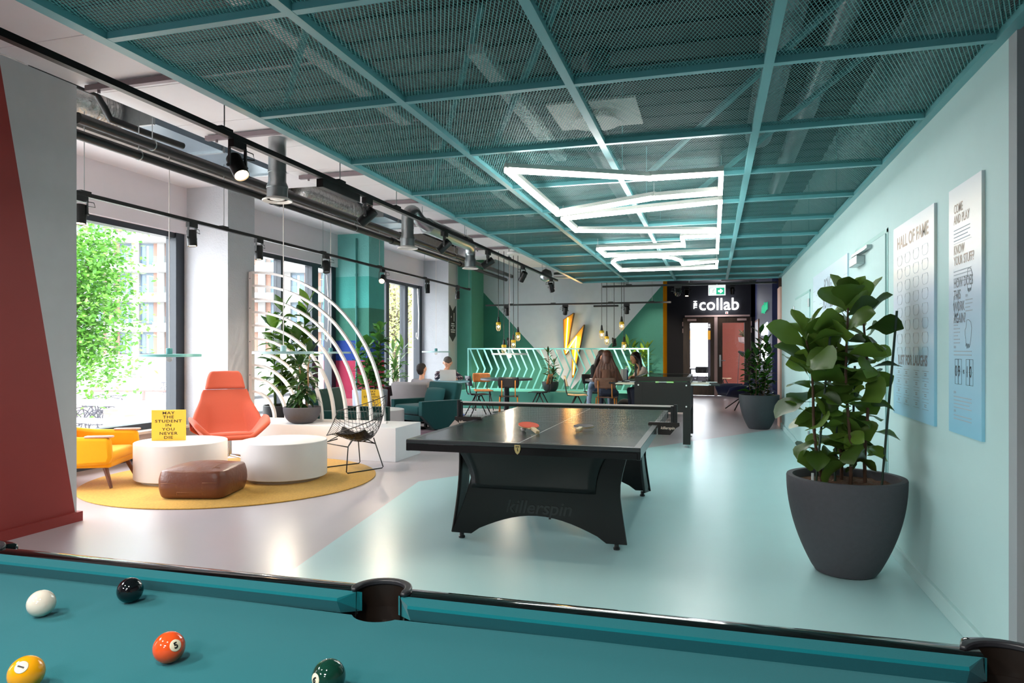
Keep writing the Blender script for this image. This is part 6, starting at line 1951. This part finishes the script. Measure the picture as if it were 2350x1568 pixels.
# things on the women's table
bt = thing('water_bottle', 'dark blue water bottle on the table between the women', 'bottle', (-1.70, 14.45, 0.7405))
MB().lathe([(0.03, 0.0), (0.034, 0.004), (0.034, 0.17), (0.026, 0.2)], 20).build('bottle_body', M('navy_bottle', '#1f3a6e', 0.35), bt, smooth=True)
MB().lathe([(0.027, 0.2), (0.027, 0.235), (0.012, 0.24), (0.012, 0.265)], 16).build('bottle_cap', M('pale_cap', '#c9cdd2', 0.4), bt, smooth=True)
tag(MB().bbox(-0.11, 0.11, -0.08, 0.08, 0, 0.022, 0.003).build('notebook', M('pink_paper', '#e3cfd2', 0.6), None, loc=(-2.33, 14.42, 0.7405), rot=(0, 0, 0.4)), 'pale pink notebook on the table beside the hidden companion', 'notebook')
bk_ = thing('book', 'white spined book standing open beside the long haired woman', 'book', (-1.72, 14.24, 0.7405), R(70))
MB().box(-0.1, 0.1, 0.0, 0.004, 0, 0.22, Matrix.Rotation(R(12), 4, 'Z')).build('cover', M('white_cover', '#e6e2dc', 0.5), bk_)
MB().box(-0.1, 0.1, 0.012, 0.016, 0, 0.22, Matrix.Rotation(R(-12), 4, 'Z')).build('cover', M('white_cover', '#e6e2dc', 0.5), bk_)
tag(MB().ball((0, 0, 0), 0.2, 16, 10, (0.8, 0.55, 0.75)).build('backpack', M('black_cloth', '#0c0c0e', 0.9), None, smooth='full', loc=(-1.82, 15.13, 0.151)), 'black backpack on the floor against the plinth', 'bag')
# ---------------------------------------------------------------- outside
mb = MB(); mb.box(-140, -7.05, -60, 160, -1.6, -1.45)
struct(mb.build('ground_outside', M('pale_paving', '#dcd8d2', 0.9, var=0.15, scale=0.8)), 'pale street and quay outside')
mb = MB(); mb.box(-9.2, -7.05, -6, 24, -1.45, -0.06)
struct(mb.build('terrace_outside', M('pale_terrace', '#e2dfda', 0.9, var=0.1)), 'pale terrace outside the windows')
YAW = math.atan(461 / 1610)
def out(px, d):
    """ground position seen at a bearing, d metres out"""
    u = (px - 1175) / 1610
    return ((math.cos(YAW) * u - math.sin(YAW)) * d, (math.cos(YAW) + math.sin(YAW) * u) * d)
bl = thing('apartment_building', 'white apartment block with balconies and orange panels across the street', 'building', (-math.sin(YAW) * 70, math.cos(YAW) * 70, -1.45), YAW)
m_fac = M('white_brick', '#8c8a88', 0.9, var=0.08, scale=3)
m_slab = M('white_balcony', '#a19f9e', 0.8)
m_orp = M('terracotta_panel', '#8a6a5c', 0.7)
m_win = M('blue_grey_glass', '#4e6274', 0.12, spec=0.6, var=0.3, scale=0.6)
m_wfr = M('slate_frame', '#5b6872', 0.5)
K = 0.0435
MB().box(-62, -3, 0.6, 12, 0, 22).build('wall', m_fac, bl)
proto_w = None
per = 116 * K
x0 = -60
col = 0
wins = []
slabs, piers, oranges = MB(), MB(), MB()
pierx = []
while x0 < -5:
    for off, wd, kind in ((0, 11, 'o'), (11, 31, 'w'), (42, 16, 'p'), (58, 31, 'w'), (89, 11, 'o'), (100, 16, 'p')):
        a, b = x0 + off * K, x0 + (off + wd) * K
        if kind == 'w':
            wins.append((a, b))
        elif kind == 'o':
            oranges.box(a, b, 0.35, 0.6, 2.2, 22)
        else:
            piers.box(a, b, 0.1, 0.6, 0, 22)
    x0 += per
for kf in range(6):
    zb = 4.58 + 2.96 * kf
    slabs.box(-62, -3, 0.0, 0.6, zb, zb + 0.75)
slabs.box(-62, -3, 0.2, 0.6, 0, 2.35)
slabs.build('facade_band', m_slab, bl); piers.build('pier', m_fac, bl); oranges.build('panel', m_orp, bl)
n = 0
for kf in range(5):
    zb = 4.58 + 2.96 * kf
    for j, (a, b) in enumerate(wins):
        if n >= 96:
            break
        if proto_w is None:
            wdt = b - a
            q = MB(); q.box(0, wdt, 0.42, 0.46, -2.15, 0)
            proto_w = q.build('window', m_win, bl, loc=(a, 0, zb))
            f = MB()
            for xx in (0.0, wdt * 0.38, wdt - 0.07):
                f.box(xx, xx + 0.07, 0.38, 0.43, -2.15, 0)
            f.box(0, wdt, 0.38, 0.43, -0.22, 0)
            pf_ = f.build('frame', m_wfr, proto_w)
            c_ = MB(); c_.box(wdt * 0.45, wdt * 0.62, 0.405, 0.418, -2.1, -0.25)
            pc_ = c_.build('curtain', M('white_curtain', '#c9d3da', 0.8), proto_w)
        else:
            o = proto_w.copy(); COL.objects.link(o); o.location = (a, 0, zb)
            for ch in (pf_, pc_):
                c = ch.copy(); COL.objects.link(c); c.parent = o
        n += 1
pb_ = None
for kf in range(5):
    zb = 4.58 + 2.96 * kf
    for j in range(1, 12):
        a = -60 + per * j + (70 if kf % 2 else -10) * K
        if a > -8:
            continue
        if pb_ is None:
            q = MB(); q.box(0, 3.6, -1.3, 0.0, 0.0, 0.85)
            pb_ = q.build('balcony', m_slab, bl, loc=(a, 0, zb))
            g_ = MB(); g_.box(0.0, 3.6, -1.28, -1.26, 0.85, 1.5)
            gl_ = g_.build('balcony_glass', glass('balcony_glass', (0.85, 0.92, 0.93)), pb_)
        else:
            o = pb_.copy(); COL.objects.link(o); o.location = (a, 0, zb)
            c = gl_.copy(); COL.objects.link(c); c.parent = o

def tree(label, loc, crown, r, n, mats, seed, trunk=0.12, ls=0.085, group='trees outside the windows'):
    t = thing('street_tree', label, 'tree', loc, 0, group)
    rr = random.Random(seed)
    cx, cy, cz = crown
    MB().tube([(0, 0, 0), (0.05, 0.02, cz * 0.4), (cx * 0.6, cy * 0.6, cz * 0.8), (cx, cy, cz + r[2] * 0.5)], [trunk, trunk * 0.8, trunk * 0.5, trunk * 0.15], 10).build('trunk', M('grey_bark', '#5a4a3e', 0.9, bump=0.6), t, smooth='full')
    br = MB()
    cl = []
    for k in range(26):
        while True:
            p = Vector((rr.uniform(-1, 1), rr.uniform(-1, 1), rr.uniform(-1, 1)))
            if 0.3 < p.length < 1:
                break
        q = Vector((cx + p.x * r[0], cy + p.y * r[1], cz + p.z * r[2]))
        cl.append((q, rr.uniform(0.22, 0.42)))
        br.tube([(cx * 0.7, cy * 0.7, cz - r[2] * 0.5 + 0.3 * rr.random()), tuple((Vector((cx, cy, cz)) + q) / 2 - Vector((0, 0, 0.1))), tuple(q)], [trunk * 0.25, trunk * 0.15, 0.006], 5)
    br.build('branch', M('grey_bark', '#5a4a3e', 0.9), t)
    fo = MB()
    for _ in range(n):
        q, s = cl[rr.randrange(len(cl))]
        p = q + Vector((rr.gauss(0, 1) * s * r[0], rr.gauss(0, 1) * s * r[1], rr.gauss(0, 1) * s * r[2] * 0.8))
        a = Vector((rr.gauss(0, 1), rr.gauss(0, 1), rr.gauss(0, 0.5) - 0.3)).normalized()
        b = a.cross(Vector((rr.gauss(0, 0.5), rr.gauss(0, 0.5), 1))).normalized()
        L = ls * rr.uniform(0.7, 1.3)
        fo.add([p, p + a * L * 0.5 + b * L * 0.3, p + a * L, p + a * L * 0.5 - b * L * 0.3], [(0, 1, 2, 3)])
    fo.build('foliage', mats, t)
m_tl = leafmat('street_leaf', '#3a7522', '#7ab449', 0.5)
x, y = out(150, 14.5)
tree('leafy green street tree outside the first window', (x, y, -1.45), (0.0, 0.0, 3.75), (1.15, 1.15, 1.7), 15000, m_tl, 1, ls=0.11)
m_tl2 = leafmat('pale_street_leaf', '#8f9e50', '#c4cf8a', 0.5)
for i, (px, d, h, lab) in enumerate(((905, 24, 4.4, 'pale leaved tree outside the far window, closer one'), (962, 31, 4.8, 'pale leaved tree outside the far window, farther one'), (885, 40, 5.6, 'pale leaved tree beyond the banded pillar'))):
    x, y = out(px, d)
    tree(lab, (x, y, -1.45), (0, 0, h), (1.9, 1.9, 2.2), 9000, m_tl2, 5 + i, 0.14, 0.11)
# tubular railing on the terrace edge
rl = thing('terrace_railing', 'white tubular railing outside the first window', 'railing', (0, 0, 0))
m_rail = M('pale_tube', '#cfd3d6', 0.4)
pa, pb2 = out(60, 10.2), out(392, 9.7)
pc = (pb2[0] + 0.2, pb2[1] + 6.0)
for z in (0.61, 0.35):
    MB().tube([(*pa, z), (*pb2, z - 0.02), (*pc, z - 0.05)], 0.045 if z > 0.5 else 0.04, 12).build('rail', m_rail, rl, smooth='full')
for k in range(4):
    f = k / 3
    MB().rod((pa[0] + (pb2[0] - pa[0]) * f, pa[1] + (pb2[1] - pa[1]) * f, -1.45), (pa[0] + (pb2[0] - pa[0]) * f, pa[1] + (pb2[1] - pa[1]) * f, 0.6), 0.04, 12).build('post', m_rail, rl, smooth=True)
# bicycles
m_bk = M('dark_bicycle', '#3d3a44', 0.5)
def bike(loc, rz, label):
    t = thing('bicycle', label, 'bicycle', loc, rz, 'bicycles across the quay')
    for x in (-0.52, 0.52):
        w_ = MB(); w_.tube([(x + 0.33 * math.cos(k * PI / 14), 0, 0.34 + 0.33 * math.sin(k * PI / 14)) for k in range(28)], 0.018, 6, closed=True)
        for k in range(8):
            w_.rod((x, 0, 0.34), (x + 0.33 * math.cos(k * PI / 4), 0, 0.34 + 0.33 * math.sin(k * PI / 4)), 0.003, 4)
        w_.build('wheel', m_bk, t)
    f = MB()
    for a, b in (((-0.52, 0.34), (-0.08, 0.3)), ((-0.08, 0.3), (-0.2, 0.85)), ((-0.52, 0.34), (-0.18, 0.75)), ((-0.08, 0.3), (0.34, 0.72)), ((-0.18, 0.78), (0.34, 0.8)), ((0.34, 0.95), (0.52, 0.34))):
        f.rod((a[0], 0, a[1]), (b[0], 0, b[1]), 0.018, 6)
    f.build('frame', m_bk, t)
    MB().tube([(0.2, -0.28, 1.0), (0.33, -0.2, 1.03), (0.34, 0, 1.0), (0.33, 0.2, 1.03), (0.2, 0.28, 1.0)], 0.015, 6).build('handlebar', m_bk, t)
    MB().bbox(-0.33, -0.07, -0.07, 0.07, 0.86, 0.92, 0.03).build('saddle', m_bk, t)
    return t
b0 = bike((*out(383, 41), -1.45), YAW, 'bicycle standing alone across the quay')
places = [(412, 43, 0.3, 'second bicycle across the quay beside the window frame'), (188, 19.0, 1.2, 'parked bicycle below the tree, nearest the partition'), (205, 19.6, 1.0, 'parked bicycle below the tree, second from the partition'), (222, 20.2, 1.3, 'parked bicycle below the tree, third from the partition'), (240, 19.2, 1.1, 'parked bicycle below the tree, fourth from the partition'), (256, 20.0, 1.25, 'parked bicycle below the tree, nearest the wooden bin')]
for px, d, a, lab in places:
    dup(b0, (*out(px, d), -1.45 if d > 30 else -1.0), YAW + a, lab)
mb = MB()
x, y = out(222, 19.5)
tag(mb.bbox(-2.2, 2.2, -0.7, 0.9, 0, 0.44, 0.02).build('bicycle_rack', M('pale_rack', '#b9bcc0', 0.6), None, loc=(x, y, -1.448), rot=(0, 0, YAW)), 'pale raised rack under the parked bicycles', 'rack')
x, y = out(345, 16)
tag(MB().bbox(-0.85, 0.85, -0.4, 0.4, 0, 1.48, 0.02).build('storage_bin', wood('weathered_wood', '#a38a78', '#bca594', 0.8, axis=(0.6, 6, 6)), None, loc=(x, y, -1.448), rot=(0, 0, YAW)), 'weathered wooden bin behind the railing', 'bin')
q = MB(); x, y = out(330, 34)
for z in (0.75,):
    q.box(-2.6, 2.6, -0.04, 0.04, z, z + 0.09)
for xx in (-2.5, 0, 2.5):
    q.box(xx - 0.05, xx + 0.05, -0.05, 0.05, 0, 0.8)
tag(q.build('quay_barrier', M('brown_barrier', '#6d5450', 0.7), None, loc=(x, y, -1.449), rot=(0, 0, YAW)), 'low brown barrier along the quay', 'barrier')
